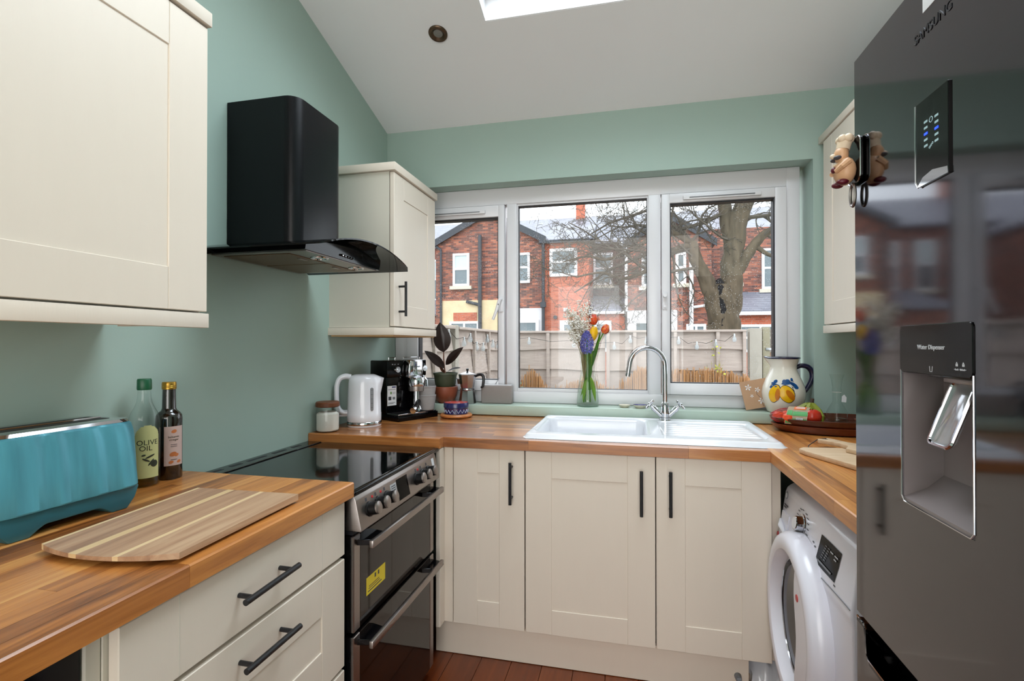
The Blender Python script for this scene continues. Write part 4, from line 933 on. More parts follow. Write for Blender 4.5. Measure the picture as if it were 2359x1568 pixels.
em = thing('espresso_machine', 'black espresso machine with a chrome group head in the corner', 'coffee machine', (0.211, -0.206, 0.91), 1.122)
MB().prism([(-.130, -.102), (.130, -.102), (.132, -.095), (.132, .125), (-.130, .125)], 'z', 0.0, 0.030, .003, 2).build('drip_base', 'blkgloss', em, rec=True)
MB().box(-.124, .124, -.097, -.004, .0305, .035, .001, 1).build('drip_tray', 'chrome', em)
MB().box(-.116, .116, -.090, -.008, .0345, .0362, .0005, 1).build('tray_grid', 'blkplast', em)
MB().box(-.128, .128, 0.0, .125, .030, .215, .004).build('lower_body', 'blkgloss', em)
ub = MB().box(-.130, .130, -.012, .127, .213, .298, .006).build('upper_body', 'blkgloss', em)
MB().prism([(-.020, .205), (.072, .205), (.078, .245), (.074, .300), (-.014, .300), (-.022, .245)], 'y', -.052, -.010, .010, 3).build('front_panel', 'chrome', em)
MB().lathe([(0.044, .165), (0.046, .170), (0.046, .195), (0.040, .210)], 32, (.027, -.052, 0), cap=True).build('group_head', 'chrome', em)
MB().lathe([(0.040, .140), (0.041, .150), (0.041, .166)], 32, (.027, -.052, 0), cap=True).build('filter_holder', 'steel', em)
MB().tube([(.027, -.066, .088), (-.012, -.100, .066), (-.048, -.122, .055)], [.011, .013, .0145], 14).build('portafilter_handle', 'blkplast', em)
MB().tube([(-.046, -.121, .0555), (-.064, -.131, .051)], [.0165, .015], 14).build('handle_cap', 'chrome', em)
MB().cyl((.027, -.052, .065), (.027, -.052, .142), .020, .016, 20).build('spout', 'chrome', em)
MB().lathe([(0.030, .036), (0.032, .040), (0.028, .060), (0.020, .070)], 28, (.027, -.052, 0), cap=True).build('milk_jug_base', 'chrome', em)
for x in (-.070, .110):
    k = MB().tube([(x, -.012, .252), (x, -.020, .252), (x, -.026, .252)], [.017, .017, .015], 20).build('knob', 'chrome', em)
    MB().box(x - .026, x - .004, -.031, -.025, .249, .256, .002).build('knob_pointer', 'chrome', em)
for x in (-.095, -.080, -.060): MB().box(x - .004, x + .004, -.0128, -.0118, .276, .281).build('indicator_symbol', 'greyplast', em)
for x0, x1 in ((-.095, -.055), (.0, .110)): MB().tube([(x0, .02, .298), (x0, .02, .312), (x1, .02, .312), (x1, .02, .298)], .0022, 6).build('cup_rail', 'chrome', em)
st = MB().box(-.118, -.062, -.0012, 0.0, .070, .170).build('energy_label', 'white_tile', em)
for a, b, z, h, m in ((-.090, -.066, .160, .006, 'iconb2'), (-.115, -.068, .150, .002, 'print'), (-.100, -.092, .128, .012, 'leafgreen'), (-.112, -.094, .098, .018, 'print'), (-.086, -.070, .100, .013, 'greyplast'), (-.115, -.070, .084, .002, 'print'), (-.115, -.080, .079, .002, 'print'), (-.088, -.068, .128, .010, 'printlt')):
    if m == 'iconb2' and m not in MT: MT[m] = mat('navy_print', (44, 48, 110), 0.5)
    MB().box(a, b, -.0016, -.0011, z, z + h).build('label_print', m, st)
text('lettering', "De'Longhi", .012, (.028, -.0525, .262), (1, 0, 0), (0, 0, 1), 'print', em, world=False)
MB().tube([(.100, -.02, .215), (.108, -.04, .19), (.105, -.05, .12), (.100, -.055, .09)], [.005, .005, .004, .003], 8).build('steam_wand', 'chrome', em)
M_ = TM['espresso_machine'][0]
cu = M_ @ Vector((.086, -.066, .0362))
for i, (z0, lb_) in enumerate(((0.0, 'lower grey stoneware cup of the stack on the coffee machine tray'), (0.046, 'upper grey stoneware cup of the stack on the coffee machine tray'))):
    c_ = thing('stoneware_cup', lb_, 'cup', (cu.x, cu.y, cu.z + z0), group='grey cups on the coffee machine')
    MB().lathe([(0.0, 0.0), (0.034, 0.0), (0.038, .004), (0.0465, .070), (0.0475, .080), (0.0455, .081), (0.044, .070), (0.035, .010), (0.0, .008)], 36, cap=False).build('cup_wall', 'greycup', c_)
    MB().lathe([(0.0466, .071), (0.0482, .074), (0.0474, .0805)], 36, cap=False).build('rim_band', 'greycup', c_)

tv = lone(MB().lathe([(0.0, 0), (0.070, 0.0), (0.083, .006), (0.084, .012), (0.079, .019), (0.068, .020), (0.064, .017), (0.0, .017)], 48, cap=False), 'wooden_trivet', 'trivet', 'round orange wooden trivet under the blue zigzag tin', 'trivet', (0.462, -0.135, 0.91))
MT['navy'] = mat('navy_printed_tin', (30, 32, 88), 0.3, var=0.05, coat=0.4); MT['zig'] = mat('pale_blue_print', (176, 188, 214), 0.35); MT['redlid'] = mat('red_printed_lid', (190, 62, 52), 0.35, var=0.2, vscale=90)
lc = (0.462, -0.135, 0.9272); az = face_cam(lc)
tn = thing('biscuit_tin', 'round navy tin with a white zigzag band and red lid', 'tin', lc)
MB().lathe([(0.0, 0), (0.058, 0.0), (0.0605, .003), (0.0605, .036), (0.0, .036)], 48, cap=False).build('tin_wall', 'navy', tn)
MB().lathe([(0.063, .034), (0.065, .036), (0.065, .056), (0.0630, .060), (0.0, .060)], 48, cap=False).build('lid', 'navy', tn)
MB().lathe([(0.0, .0605), (0.055, .0612), (0.060, .0605)], 48, cap=False).build('lid_print', 'redlid', tn)
for k in range(7): MB().ball((.045 * math.cos(k * .9), .045 * math.sin(k * .9), .0608), (.007, .005, .0008), 8, 4).build('lid_motif', 'zig', tn)
Z = []; N = 36
for i in range(N):
    a = 2 * PI * i / N; Z.append((.0612 * math.cos(a), .0612 * math.sin(a), .009 + (.016 if i % 2 else 0.0)))
MB().tube(Z, .0024, 5, closed=True).build('zigzag_band', 'zig', tn)
for i in range(22): a = 2 * PI * (i + .0) / 22; MB().ball((.0606 * math.cos(a), .0606 * math.sin(a), .027), (.0018, .0018, .0022), 6, 4).build('red_dot', 'redled', tn)

# plant in two pots on the sill
pc = Vector((0.345, 0.018, 0.965))
tb = lone(MB().lathe([(0.0, 0), (0.034, 0.0), (0.050, .012), (0.064, .042), (0.069, .072), (0.068, .090), (0.065, .092), (0.062, .05), (0.042, .016), (0.0, .012)], 40, cap=False), 'terracotta_bowl', 'terracotta', 'rounded terracotta pot holding the green plant pot on the sill', 'plant pot', pc)
gp_ = thing('potted_rubber_plant', 'dark leaved rubber plant in a dull green pot on the sill', 'plant', pc + Vector((0, 0, 0.055)))
MB().lathe([(0.0, 0.035), (0.048, 0.035), (0.056, .045), (0.064, .100), (0.068, .101), (0.068, .113), (0.063, .113), (0.060, .100), (0.0, .098)], 40, cap=False).build('pot', 'greenpot', gp_)
MB().lathe([(0.0, .104), (0.03, .106), (0.0605, .100)], 24, cap=False, fn=lambda r, z, a: r).build('soil', 'soil', gp_)
MB().tube([(.0, 0, .10), (-.006, 0, .14), (-.010, 0, .19), (-.010, 0, .235)], [.005, .0045, .004, .003], 8).build('stem', 'stemred', gp_)
def leaf(base, tip, width, nrm, m, parent, name='leaf', curl=.15, n=10):
    base, tip, nrm = Vector(base), Vector(tip), Vector(nrm).normalized(); ax = tip - base; L = ax.length; ax.normalize(); sd = ax.cross(nrm).normalized(); nn = sd.cross(ax)
    mb = MB()
    def f(u, v):
        w = width / 2 * math.sin(PI * min(1, max(0, v)) ** .85) ** .8; s = 2 * u - 1
        return base + ax * (L * v) + sd * (w * s) + nn * (abs(s) * w * .28 - curl * L * (v - .5) ** 2 + curl * L * .25)
    mb.grid(f, 6, n); mb.thick(.0012); return mb.build(name, m, parent, world=False, ang=60, rec=True)
R_ = Vector((0.974, 0.226, 0)); C_ = Vector((0.226, -0.974, 0)); U_ = Vector((0, 0, 1))
def V3(r_, c_, u_): return R_ * r_ + C_ * c_ + U_ * u_
leaf(V3(-.010, 0, .225), V3(-.030, .01, .392), .096, C_ + R_ * .2, 'leafdark', gp_)
leaf(V3(-.004, .005, .135), V3(-.112, .035, .235), .055, C_ + U_ * .7, 'leafdark', gp_)
leaf(V3(.002, .005, .155), V3(.104, .035, .255), .050, C_ + U_ * .5, 'leafdark', gp_)
leaf(V3(.012, .01, .118), V3(.092, .05, .140), .036, U_ + C_ * .5, 'leafdark', gp_)
leaf(V3(-.004, .0, .11), V3(-.030, .03, .150), .016, C_, 'stemred', gp_)

mk = thing('moka_pot', 'small aluminium moka pot with a black handle on the sill', 'moka pot', (0.478, 0.005, 0.965), -0.05)
def octo(prof, m, nm):
    return MB().lathe(prof, 8, cap=True, fn=None).xf(Matrix.Rotation(PI / 8, 4, 'Z')).build(nm, m, mk, ang=20)
octo([(0.047, 0.0), (0.048, .004), (0.039, .070), (0.036, .076)], 'alu', 'base_chamber')
MB().lathe([(0.038, .074), (0.039, .078), (0.038, .084)], 32).build('collar', 'alu', mk)
octo([(0.034, .084), (0.037, .092), (0.048, .155), (0.049, .158)], 'alu', 'upper_chamber')
MB().prism([(-.012, .135), (.012, .135), (0.0, .105)], 'x', -.058, -.040, .001, 1).build('pouring_lip', 'alu', mk)
octo([(0.049, .158), (0.046, .163), (0.012, .174), (0.008, .176)], 'alu', 'lid')
MB().lathe([(0.005, .174), (0.006, .182), (0.0085, .190), (0.0, .194)], 16, cap=False).build('lid_knob', 'black', mk)
MB().tube(*flow([(.046, 0, .150), (.070, 0, .160), (.088, 0, .156), (.094, 0, .138), (.092, 0, .112), (.088, 0, .095), (.078, 0, .090)], [.007, .008, .0085, .008, .008, .007, .005]), 10).build('handle', 'black', mk)

sb = thing('speaker', 'small grey fabric box speaker on the sill by the window mullion', 'speaker', (0.636, 0.052, 0.965), 0.03)
MT['fabric'] = mat('grey_speaker_cloth', (140, 132, 128), 0.9, var=0.08, vscale=300, bump=0.4, bscale=500)
MB().box(-.086, .086, -.030, .026, 0.0, .100, .008, 3).build('grille', 'fabric', sb)
MB().box(-.080, .080, -.024, .022, .0995, .1025, .001, 1).build('top_plate', 'white', sb)
MB().tube([(-.02, .02, .10), (0.0, .03, .13), (.012, .034, .16)], .0015, 6).build('aerial_wire', 'greyplast', sb)
# ================================================================== flowers on the sill
VC = Vector((1.131, 0.035, 0.965))
MT['vaseglass'] = glass_mat('pale_green_vase_glass', (247, 252, 249))
vp = [(0.0, 0.0), (0.055, 0.0), (0.0575, .004), (0.0575, .03), (0.052, .085), (0.0405, .150), (0.0360, .185), (0.0370, .22), (0.0415, .262), (0.0445, .296)]
vs_ = thing('glass_vase', 'waisted clear glass vase of flowers in the middle of the sill', 'vase', VC)
MB().lathe(vp, 40, cap=False).build('vase_wall', 'vaseglass', vs_)
MB().lathe([(0.0440, .296), (0.0455, .297), (0.0440, .298)], 40, cap=False).build('vase_rim', 'vaseglass', vs_)
MB().lathe([(0.0, .002), (0.05, .003), (0.054, .008), (0.045, .012), (0.0, .010)], 36, cap=False).build('vase_foot', 'vaseglass', vs_)
MT['water'] = glass_mat('vase_water', (249, 252, 249), ior=1.33)
MB().lathe([(0.0, .014), (0.054, .014), (0.0555, .03), (0.050, .085), (0.043, .130), (0.0, .130)], 36, cap=False).build('water', 'water', vs_)
def tulip(label, top, col1, col2, h, r, foot, lean=0.0):
    t = thing('tulip', label, 'flower', VC, group='tulips in the glass vase')
    k = NT('tulip_petal'); MT['_p'] = k.m
    tc = k.n('TexCoord'); nz = k.n('TexNoise'); mp = k.n('Mapping'); mp.inputs['Scale'].default_value = (60, 60, 9); k.l(tc.outputs['Object'], mp.inputs[0]); k.l(mp.outputs[0], nz.inputs[0])
    mx = k.n('Mix', data_type='RGBA'); mx.inputs[6].default_value = lin(col1); mx.inputs[7].default_value = lin(col2)
    rp = k.n('ValToRGB'); rp.color_ramp.elements[0].position = .45; rp.color_ramp.elements[1].position = .62; k.l(nz.outputs['Fac'], rp.inputs[0]); k.l(rp.outputs[0], mx.inputs[0]); k.l(mx.outputs[2], k.b.inputs['Base Color']); k.b.inputs['Roughness'].default_value = .4
    top = Vector(top); foot = Vector(foot); mid = Vector((foot.x * .2 + top.x * .15, foot.y * .2 + top.y * .15, .24))
    base = top - Vector((top.x - mid.x, top.y - mid.y, .16)).normalized() * (h * .5)
    cv = [foot.lerp(mid, i / 5) + Vector((0, 0, 0)) for i in range(6)] + [mid.lerp(base, i / 5) for i in range(1, 6)]
    MB().tube(cv, .0034, 8).build('stem', 'leafgreen', t, world=False)
    ax = (base - mid).normalized(); q = ax.to_track_quat('Z', 'Y').to_matrix().to_4x4(); T = Matrix.Translation(base) @ q
    for i in range(6):
        a = PI / 3 * i + .2; off = 1.0 if i % 2 else .86
        def f(u, v, a=a, off=off):
            s = 2 * u - 1; rr = r * off * (math.sin(PI * (.10 + .85 * v)) ** .62); w = .78 * math.sin(PI * min(1, v * .78 + .16)) ** .5
            an = a + s * w; return (rr * math.cos(an), rr * math.sin(an), h * v * (1 - .10 * s * s))
        MB().grid(f, 6, 8).xf(T).build('petal', '_p', t, world=False, ang=70)
    return t
tulip('red and orange tulip standing tallest in the glass vase', V3(.032, .010, .455), (196, 24, 14), (232, 110, 20), .056, .0225, (.012, .01, .02))
tulip('yellow tulip between the red tulips and the blue hyacinth', V3(.024, .030, .382), (236, 176, 6), (244, 196, 20), .078, .0235, (-.012, .012, .02))
tulip('red and orange tulip leaning furthest right out of the vase', V3(.092, .015, .405), (204, 34, 34), (240, 160, 60), .052, .0225, (-.02, -.01, .02))
for i, (b_, t_, w_, m_) in enumerate((((.0, .0, .16), (.070, .0, .40), .022, 'leafgreen'), ((.0, .0, .18), (.060, .02, .34), .018, 'leafgreen'), ((-.01, .0, .10), (.012, .03, .27), .034, 'leafgreen'), ((.0, .0, .15), (.02, .035, .30), .020, 'leafpale'), ((.012, .01, .16), (.036, .030, .025), .022, 'leafpale'), ((-.008, .01, .15), (-.030, .034, .025), .018, 'leafpale'), ((-.006, .0, .16), (-.040, .018, .05), .012, 'leafpale'))):
    if i == 0: lv_ = thing('leaf_bunch', 'long green tulip leaves and stalks filling the glass vase', 'leaves', VC)
    leaf(V3(*b_), V3(*t_), w_, C_ + R_ * (.3 * (-1) ** i), m_, lv_, 'leaf', curl=.12, n=8)
for i in range(7): MB().tube([V3(-.016 + .005 * i, .01 * (-1) ** i, .085), V3(-.006 + .002 * i, 0, .19), V3(-.02 + .008 * i, .01, .29)], .0028, 6).build('stalk', 'leafgreen', lv_, world=False)
# hyacinth: a spike of small six-pointed florets
MT['hyacinth'] = mat('violet_blue_petal', (92, 92, 172), 0.5, var=0.25, vscale=60)
hy = thing('hyacinth', 'violet blue hyacinth spike leaning over the vase rim', 'flower', VC)
ht = V3(-.010, .042, .338)
MB().tube([V3(0, .0, .03), V3(-.004, .015, .2), V3(-.008, .036, .285), V3(-.010, .042, .385)], [.004, .005, .005, .003], 8).build('stalk', 'leafgreen', hy, world=False)
mbp = MB(); rnd = random.Random(4)
for i in range(95):
    t = i / 95; z = -.056 + .108 * t; rad = .031 * (1 - (abs(2 * t - .85) / 1.25) ** 2.2); a = i * 2.399
    o = ht + Vector((rad * math.cos(a), rad * math.sin(a), z)); dv = Vector((math.cos(a), math.sin(a), .15 + .5 * (t - .5))).normalized(); q = dv.to_track_quat('Z', 'Y')
    for k in range(6):
        b_ = 2 * PI * k / 6 + rnd.random(); s1 = q @ Vector((math.cos(b_) * .014, math.sin(b_) * .014, .004)); s2 = q @ Vector((math.cos(b_ + .35) * .006, math.sin(b_ + .35) * .006, .002)); s3 = q @ Vector((math.cos(b_ - .35) * .006, math.sin(b_ - .35) * .006, .002))
        mbp._new([o - dv * .004, o + s2, o + s1, o + s3], [(0, 1, 2, 3)])
o = mbp.build('florets', 'hyacinth', hy, world=False); o['kind'] = 'stuff'
# gypsophila
MT['gyp'] = mat('white_gypsophila', (236, 232, 222), 0.7, var=0.06); MT['gypstem'] = mat('dry_straw_stem', (150, 132, 92), 0.7, var=0.15)
gy = thing('gypsophila_bunch', 'airy bunch of dried white gypsophila on the left of the vase', 'flower', VC)
rnd = random.Random(11); sm_ = MB(); fl_ = MB()
for i in range(22):
    tx = rnd.uniform(-.118, .016); tz = rnd.uniform(.33, .53) - .18 * abs(tx + .05); ty = rnd.uniform(-.03, .05)
    b0 = V3(-.03 + rnd.uniform(-.006, .02), rnd.uniform(-.01, .02), .27); tip = V3(tx, ty, tz); md = b0.lerp(tip, .55) + Vector((0, 0, .012))
    sm_.tube([V3(-.01, 0, .06), b0, md, tip], [.0014, .0014, .0011, .0006], 5)
    for j in range(8):
        p = md.lerp(tip, rnd.uniform(.25, 1.0)); e = p + Vector((rnd.gauss(0, .018), rnd.gauss(0, .014), rnd.uniform(.002, .034)))
        sm_.tube([p, e], [.0007, .0005], 4)
        for k in range(5):
            c = e + Vector((rnd.gauss(0, .008), rnd.gauss(0, .007), rnd.gauss(0, .007))); fl_.ball(c, (rnd.uniform(.0028, .0056),) * 2 + (.0036,), 6, 4)
sm_.build('stems', 'gypstem', gy, world=False)['kind'] = 'stuff'; fl_.build('tiny_flowers', 'gyp', gy, world=False)['kind'] = 'stuff'

# little dishes, card, jug on the sill
MT['creamdish'] = mat('cream_glazed_dish', (214, 206, 186), 0.3, var=0.05); MT['bluedish'] = mat('blue_patterned_glaze', (52, 50, 110), 0.25, var=0.5, vscale=160)
lone(MB().lathe([(0.0, 0), (0.018, 0.0), (0.028, .010), (0.030, .014), (0.027, .014), (0.015, .005), (0.0, .004)], 28, cap=False), 'small_dish', 'creamdish', 'tiny cream dish on the sill left of the tap', 'dish', (1.320, 0.02, 0.965))
ds_ = thing('small_dish', 'tiny blue patterned dish on the sill right behind the tap handle', 'dish', (1.398, 0.01, 0.965))
MB().lathe([(0.0, 0), (0.020, 0.0), (0.034, .012), (0.037, .017)], 28, cap=False).build('outer', 'creamdish', ds_); MB().lathe([(0.037, .017), (0.033, .0165), (0.018, .006), (0.0, .005)], 28, cap=False).build('inner_glaze', 'bluedish', ds_)
MT['kraft'] = mat('brown_kraft_card', (184, 146, 114), 0.8, var=0.04, vscale=60)
gc = thing('greeting_card', 'brown kraft card with white flowers leaning beside the lemon jug', 'card', (1.955, 0.020, 0.966), 0.10)
tilt = Matrix.Rotation(math.radians(-9), 4, 'X') @ Matrix.Rotation(math.radians(-11), 4, 'Y')
MB().box(-.055, .085, -.001, .001, 0.012, .150).xf(tilt).build('card_sheet', 'kraft', gc)
for i, (x, z, s_) in enumerate(((-.020, .118, .017), (.020, .100, .014), (-.012, .075, .009), (.026, .045, .017), (.05, .07, .013))):
    mb = MB()
    for k in range(5):
        a = 2 * PI * k / 5 + i; mb.poly((x, -.0014, z), (x + s_ * math.cos(a - .3) * .7, -.0014, z + s_ * math.sin(a - .3) * .7), (x + s_ * math.cos(a), -.0014, z + s_ * math.sin(a)), (x + s_ * math.cos(a + .3) * .7, -.0014, z + s_ * math.sin(a + .3) * .7))
    mb.xf(tilt).build('printed_flower', 'white_tile', gc)
MB().tube([(.028, -.0013, .02), (.025, -.0013, .06), (.012, -.0013, .08), (.018, -.0013, .10)], .0008, 4).xf(tilt).build('printed_stem', 'print', gc)

JC = Vector((2.062, 0.003, 0.965)); MT['jugglaze'] = mat('cream_glazed_pottery', (226, 220, 206), 0.16, var=0.02, coat=0.4); MT['jugblue'] = mat('cobalt_glaze', (24, 22, 54), 0.15, coat=0.4)
MT['lemon'] = mat('painted_lemon_yellow', (232, 178, 14), 0.25, var=0.18, vscale=40); MT['lemonb'] = mat('painted_lemon_shade', (196, 112, 10), 0.25, var=0.2, vscale=50); MT['leafblue'] = mat('painted_blue_leaf', (18, 74, 130), 0.25, var=0.4, vscale=50)
jp = [(0.0, 0.0), (0.066, 0.0), (0.072, .006), (0.087, .045), (0.0935, .075), (0.0945, .095), (0.0900, .122), (0.078, .155), (0.064, .185), (0.057, .205), (0.057, .222), (0.066, .250), (0.0690, .258)]
jg = thing('lemon_jug', 'cream pottery jug painted with lemons, cobalt blue rim and handle', 'jug', JC)
def jlip(r, z, a):
    d = math.atan2(math.sin(a - 2.75), math.cos(a - 2.75)); return r + .014 * smooth((z - .22) / .035) * max(0, 1 - abs(d) / .5)
MB().lathe(jp, 48, cap=False, fn=jlip).build('jug_wall', 'jugglaze', jg, ang=60)
MB().lathe([(0.0690, .258), (0.0660, .2585), (0.0560, .222), (0.056, .205), (0.0, .19)], 48, cap=False, fn=jlip).build('jug_inside', 'jugglaze', jg)
MB().tube([(jlip(.0685, .258, a) * math.cos(a), jlip(.0685, .258, a) * math.sin(a), .259 + .004 * max(0, 1 - abs(math.atan2(math.sin(a - 2.75), math.cos(a - 2.75))) / .5)) for a in [2 * PI * i / 40 for i in range(40)]], .0046, 8, closed=True).build('blue_rim', 'jugblue', jg)
HD = V3(.97, .10, 0)
MB().tube(*flow([HD * .056 + U_ * .212, HD * .082 + U_ * .222, HD * .112 + U_ * .217, HD * .131 + U_ * .195, HD * .134 + U_ * .165, HD * .122 + U_ * .135, HD * .107 + U_ * .110, HD * .094 + U_ * .090], [.010, .011, .0125, .0125, .0120, .0115, .010, .007]), 12).build('handle', 'jugblue', jg, world=False)
rf = prof_r(jp); ja = face_cam(JC)
LP_ = [(math.cos(t) * (1 + .25 * max(0, math.sin(t)) ** 8 + .30 * max(0, -math.sin(t)) ** 10) * .9, math.sin(t) * (1 + .12 * abs(math.sin(t)) ** 6)) for t in [2 * PI * i / 24 for i in range(24)]]
for da, z, w, h, ro in ((-.40, .094, .031, .040, -.28), (.17, .094, .037, .039, .42)):
    cyl_blob(rf, ja + da, z, w, h, ro, pts=LP_, off=.0006).build('painted_lemon_edge', 'leafdark', jg, world=False)
    cyl_blob(rf, ja + da - .01, z, w * .92, h * .93, ro, pts=LP_, off=.0012).build('painted_lemon', 'lemon', jg, world=False)
    cyl_blob(rf, ja + da + .14, z - .004, w * .34, h * .72, ro + .2, off=.0018).build('painted_lemon_shade', 'lemonb', jg, world=False)
for da, z, w, h, ro in ((.06, .148, .010, .013, .3), (.20, .153, .012, .009, .2), (.16, .143, .022, .006, .1), (.52, .138, .020, .008, -.55), (.62, .126, .012, .008, -.3), (-.42, .150, .010, .008, .7), (-.48, .136, .016, .007, -.6), (-.38, .132, .008, .008, .2), (-.6, .125, .008, .006, .4), (.46, .160, .006, .008, 0)):
    cyl_blob(rf, ja + da, z, w, h, ro, off=.0008).build('painted_leaf', 'leafblue', jg, world=False)
for pts in (((.30, .150), (.40, .145), (.48, .136), (.44, .120)), ((.34, .152), (.46, .158), (.56, .150)), ((.40, .130), (.46, .115), (.50, .108)), ((-.52, .142), (-.62, .135), (-.66, .122))):
    MB().tube([((rf(z) + .0006) * math.cos(ja + a), (rf(z) + .0006) * math.sin(ja + a), z) for a, z in pts], .0012, 4).build('painted_tendril', 'jugblue', jg, world=False)

# ================================================================== fruit trays on the right worktop
BC = Vector((2.225, -0.195, 0.91))
def tray(z, a, b, label, nm, h=.030):
    o = lone(MB().lathe([(0.0, 0.0), (.80, 0.0), (.90, .15 * h), (.985, .75 * h), (1.0, .95 * h), (.985, h), (.955, .9 * h), (.86, .38 * h), (.78, .30 * h), (0.0, .28 * h)], 64, sx=a, sy=b, cap=False), nm, 'darkwood', label, 'tray', BC + Vector((0, 0, z)), group='stacked wooden trays')
tray(0.0, .268, .150, 'lower dark carved wooden oval tray on the right worktop', 'wooden_tray', .034)
tray(0.024, .272, .155, 'upper dark wooden oval tray holding the fruit', 'wooden_tray', .038)
FZ = 0.948
MT['clem'] = mat('clementine_peel', (222, 74, 28), 0.4, var=0.12, vscale=60, bump=0.2, bscale=300); MT['apple'] = mat('red_apple_skin', (192, 46, 24), 0.3, var=0.25, vscale=25, coat=0.2); MT['banana'] = mat('green_banana_skin', (128, 136, 40), 0.42, var=0.2, vscale=14); MT['bantip'] = mat('brown_banana_tip', (60, 40, 24), 0.7, var=0.2); MT['net'] = mat('red_net', (176, 34, 52), 0.5); MT['labelp'] = mat('cream_fruit_label', (226, 206, 176), 0.5, var=0.04); MT['labelg'] = mat('green_label_print', (74, 160, 84), 0.5); MT['labelo'] = mat('orange_label_print', (232, 108, 40), 0.5)
def clem(x, y, z, lb_, r=.027):
    o = lone(MB().lathe([(0.0, -.86 * r), (.35 * r, -.85 * r), (.75 * r, -.62 * r), (r, -.05 * r), (.86 * r, .52 * r), (.5 * r, .82 * r), (.15 * r, .88 * r), (0, .84 * r)], 24, cap=False), 'clementine', 'clem', lb_, 'fruit', (x, y, z + .86 * r), group='clementines in the red net')
clem(1.984, -.212, FZ, 'clementine inside the red net at the left tip of the tray'); clem(2.012, -.258, FZ, 'clementine at the open end of the red net in front of the tray')
clem(2.024, -.186, FZ, 'clementine at the back of the red net beside the jug')
nb = MB(); rnd = random.Random(3)
def npt(u, v):
    a = 2 * PI * u; t = v; cx = 1.952 + .115 * t; cy = -.215 - .012 * t; rr = .046 * math.sin(PI * (.06 + .66 * t)) ** .7
    return (cx, cy + rr * 1.15 * math.cos(a), max(FZ + .0005, FZ + .027 + rr * .82 * math.sin(a)))
for k in range(16):
    for s_ in (-1, 1): nb.tube([npt(k / 16 + s_ * .22 * j / 12, j / 12) for j in range(13)], .0006, 4)
ns = tag(nb.build('fruit_net', 'net'), 'red plastic net bag around the clementines', 'net bag')
lb_ = thing('fruit_label', 'cream and green paper label band lying over the clementine net', 'label', (2.045, -.240, FZ + .020), -.35)
def lpf(u, v): a = -.35 + 2.1 * v; return (-.040 + .080 * u + .016 * v, -.050 * math.cos(a), .052 * math.sin(a))
def lsub(u0, u1, v0, v1, off):
    def f(u, v):
        p = Vector(lpf(u0 + (u1 - u0) * u, v0 + (v1 - v0) * v)); n_ = Vector((0, p.y, p.z)).normalized(); return p + n_ * off
    return MB().grid(f, 8, 10)
lsub(0, 1, 0, 1, 0).thick(.0008).build('band', 'labelp', lb_, rec=True)
lsub(.02, .98, .05, .22, .0012).build('green_print', 'labelg', lb_); lsub(.30, .98, .34, .52, .0012).build('green_print', 'labelg', lb_); lsub(.04, .28, .34, .56, .0012).build('green_print', 'labelg', lb_); lsub(.30, .85, .62, .88, .0012).build('orange_print', 'labelo', lb_); lsub(.50, .80, .10, .26, .0018).build('barcode_patch', 'white_tile', lb_)
for i in range(7): lsub(.52 + .038 * i, .535 + .038 * i, .11, .25, .0022).build('barcode_bar', 'print', lb_)
lsub(.36, .80, .69, .74, .0018).build('white_print', 'white_tile', lb_); lsub(.40, .76, .78, .83, .0018).build('white_print', 'white_tile', lb_)
ap = thing('apple', 'red apple in the tray beneath the bananas', 'fruit', (2.098, -.272, FZ))
r = .036; MB().lathe([(0.0, .10 * r), (.3 * r, 0.0), (.62 * r, .12 * r), (.95 * r, .70 * r), (r, 1.05 * r), (.85 * r, 1.55 * r), (.5 * r, 1.78 * r), (.15 * r, 1.62 * r), (0, 1.55 * r)], 28, cap=False).build('flesh', 'apple', ap)
MB().tube([(0, 0, 1.55 * r), (.003, 0, 1.95 * r)], .0014, 6).build('stalk', 'bantip', ap)
bn = thing('banana_bunch', 'small bunch of green bananas with a brown stalk in the tray', 'fruit', (2.118, -.195, FZ), -.2)
for i, (dx, dy) in enumerate(((-.070, -.025), (-.02, -.060), (.030, -.055))):
    P = [(0, 0, .082), (dx * .25, dy * .25, .075), (dx * .65, dy * .65, .055), (dx, dy, .030), (dx * 1.12, dy * 1.12, .012)]
    MB().tube(P, [.006, .013, .0175, .0165, .006], 7).build('banana', 'banana', bn, ang=20)
MB().tube([(0, 0, .076), (.004, .004, .090), (.006, .006, .104)], [.010, .008, .007], 8).build('stalk', 'bantip', bn)
lone(MB().lathe([(0.0, 0), (0.052, 0.0), (0.062, .016), (0.064, .020), (0.060, .020), (0.050, .006), (0.0, .005)], 36, cap=False), 'terracotta_dish', 'terracotta', 'shallow terracotta dish in the tray next to the fridge edge', 'dish', (2.345, -.215, FZ))
dcn = thing('glass_decanter', 'clear glass decanter with a paper tag behind the fruit', 'decanter', (2.243, -.128, FZ))
MB().lathe([(0.0, 0.0), (0.040, 0.0), (0.043, .004), (0.040, .040), (0.028, .066), (0.0165, .086), (0.0160, .130), (0.019, .140), (0.0160, .146), (0.022, .185), (0.029, .208)], 36, cap=False).build('decanter_wall', 'glass', dcn)
MB().lathe([(0.0, .004), (0.036, .005), (0.038, .012), (0.0, .010)], 32, cap=False).build('decanter_foot', 'vaseglass', dcn)
MB().tube([(.017 * math.cos(a), .017 * math.sin(a), .128) for a in [2 * PI * i / 16 for i in range(16)]], .0006, 4, closed=True).build('tag_string', 'gyp', dcn)
MB().prism([(.010, .088), (.028, .086), (.030, .108), (.021, .120), (.012, .112)], 'y', -.0235, -.0225).build('paper_tag', 'white_tile', dcn)
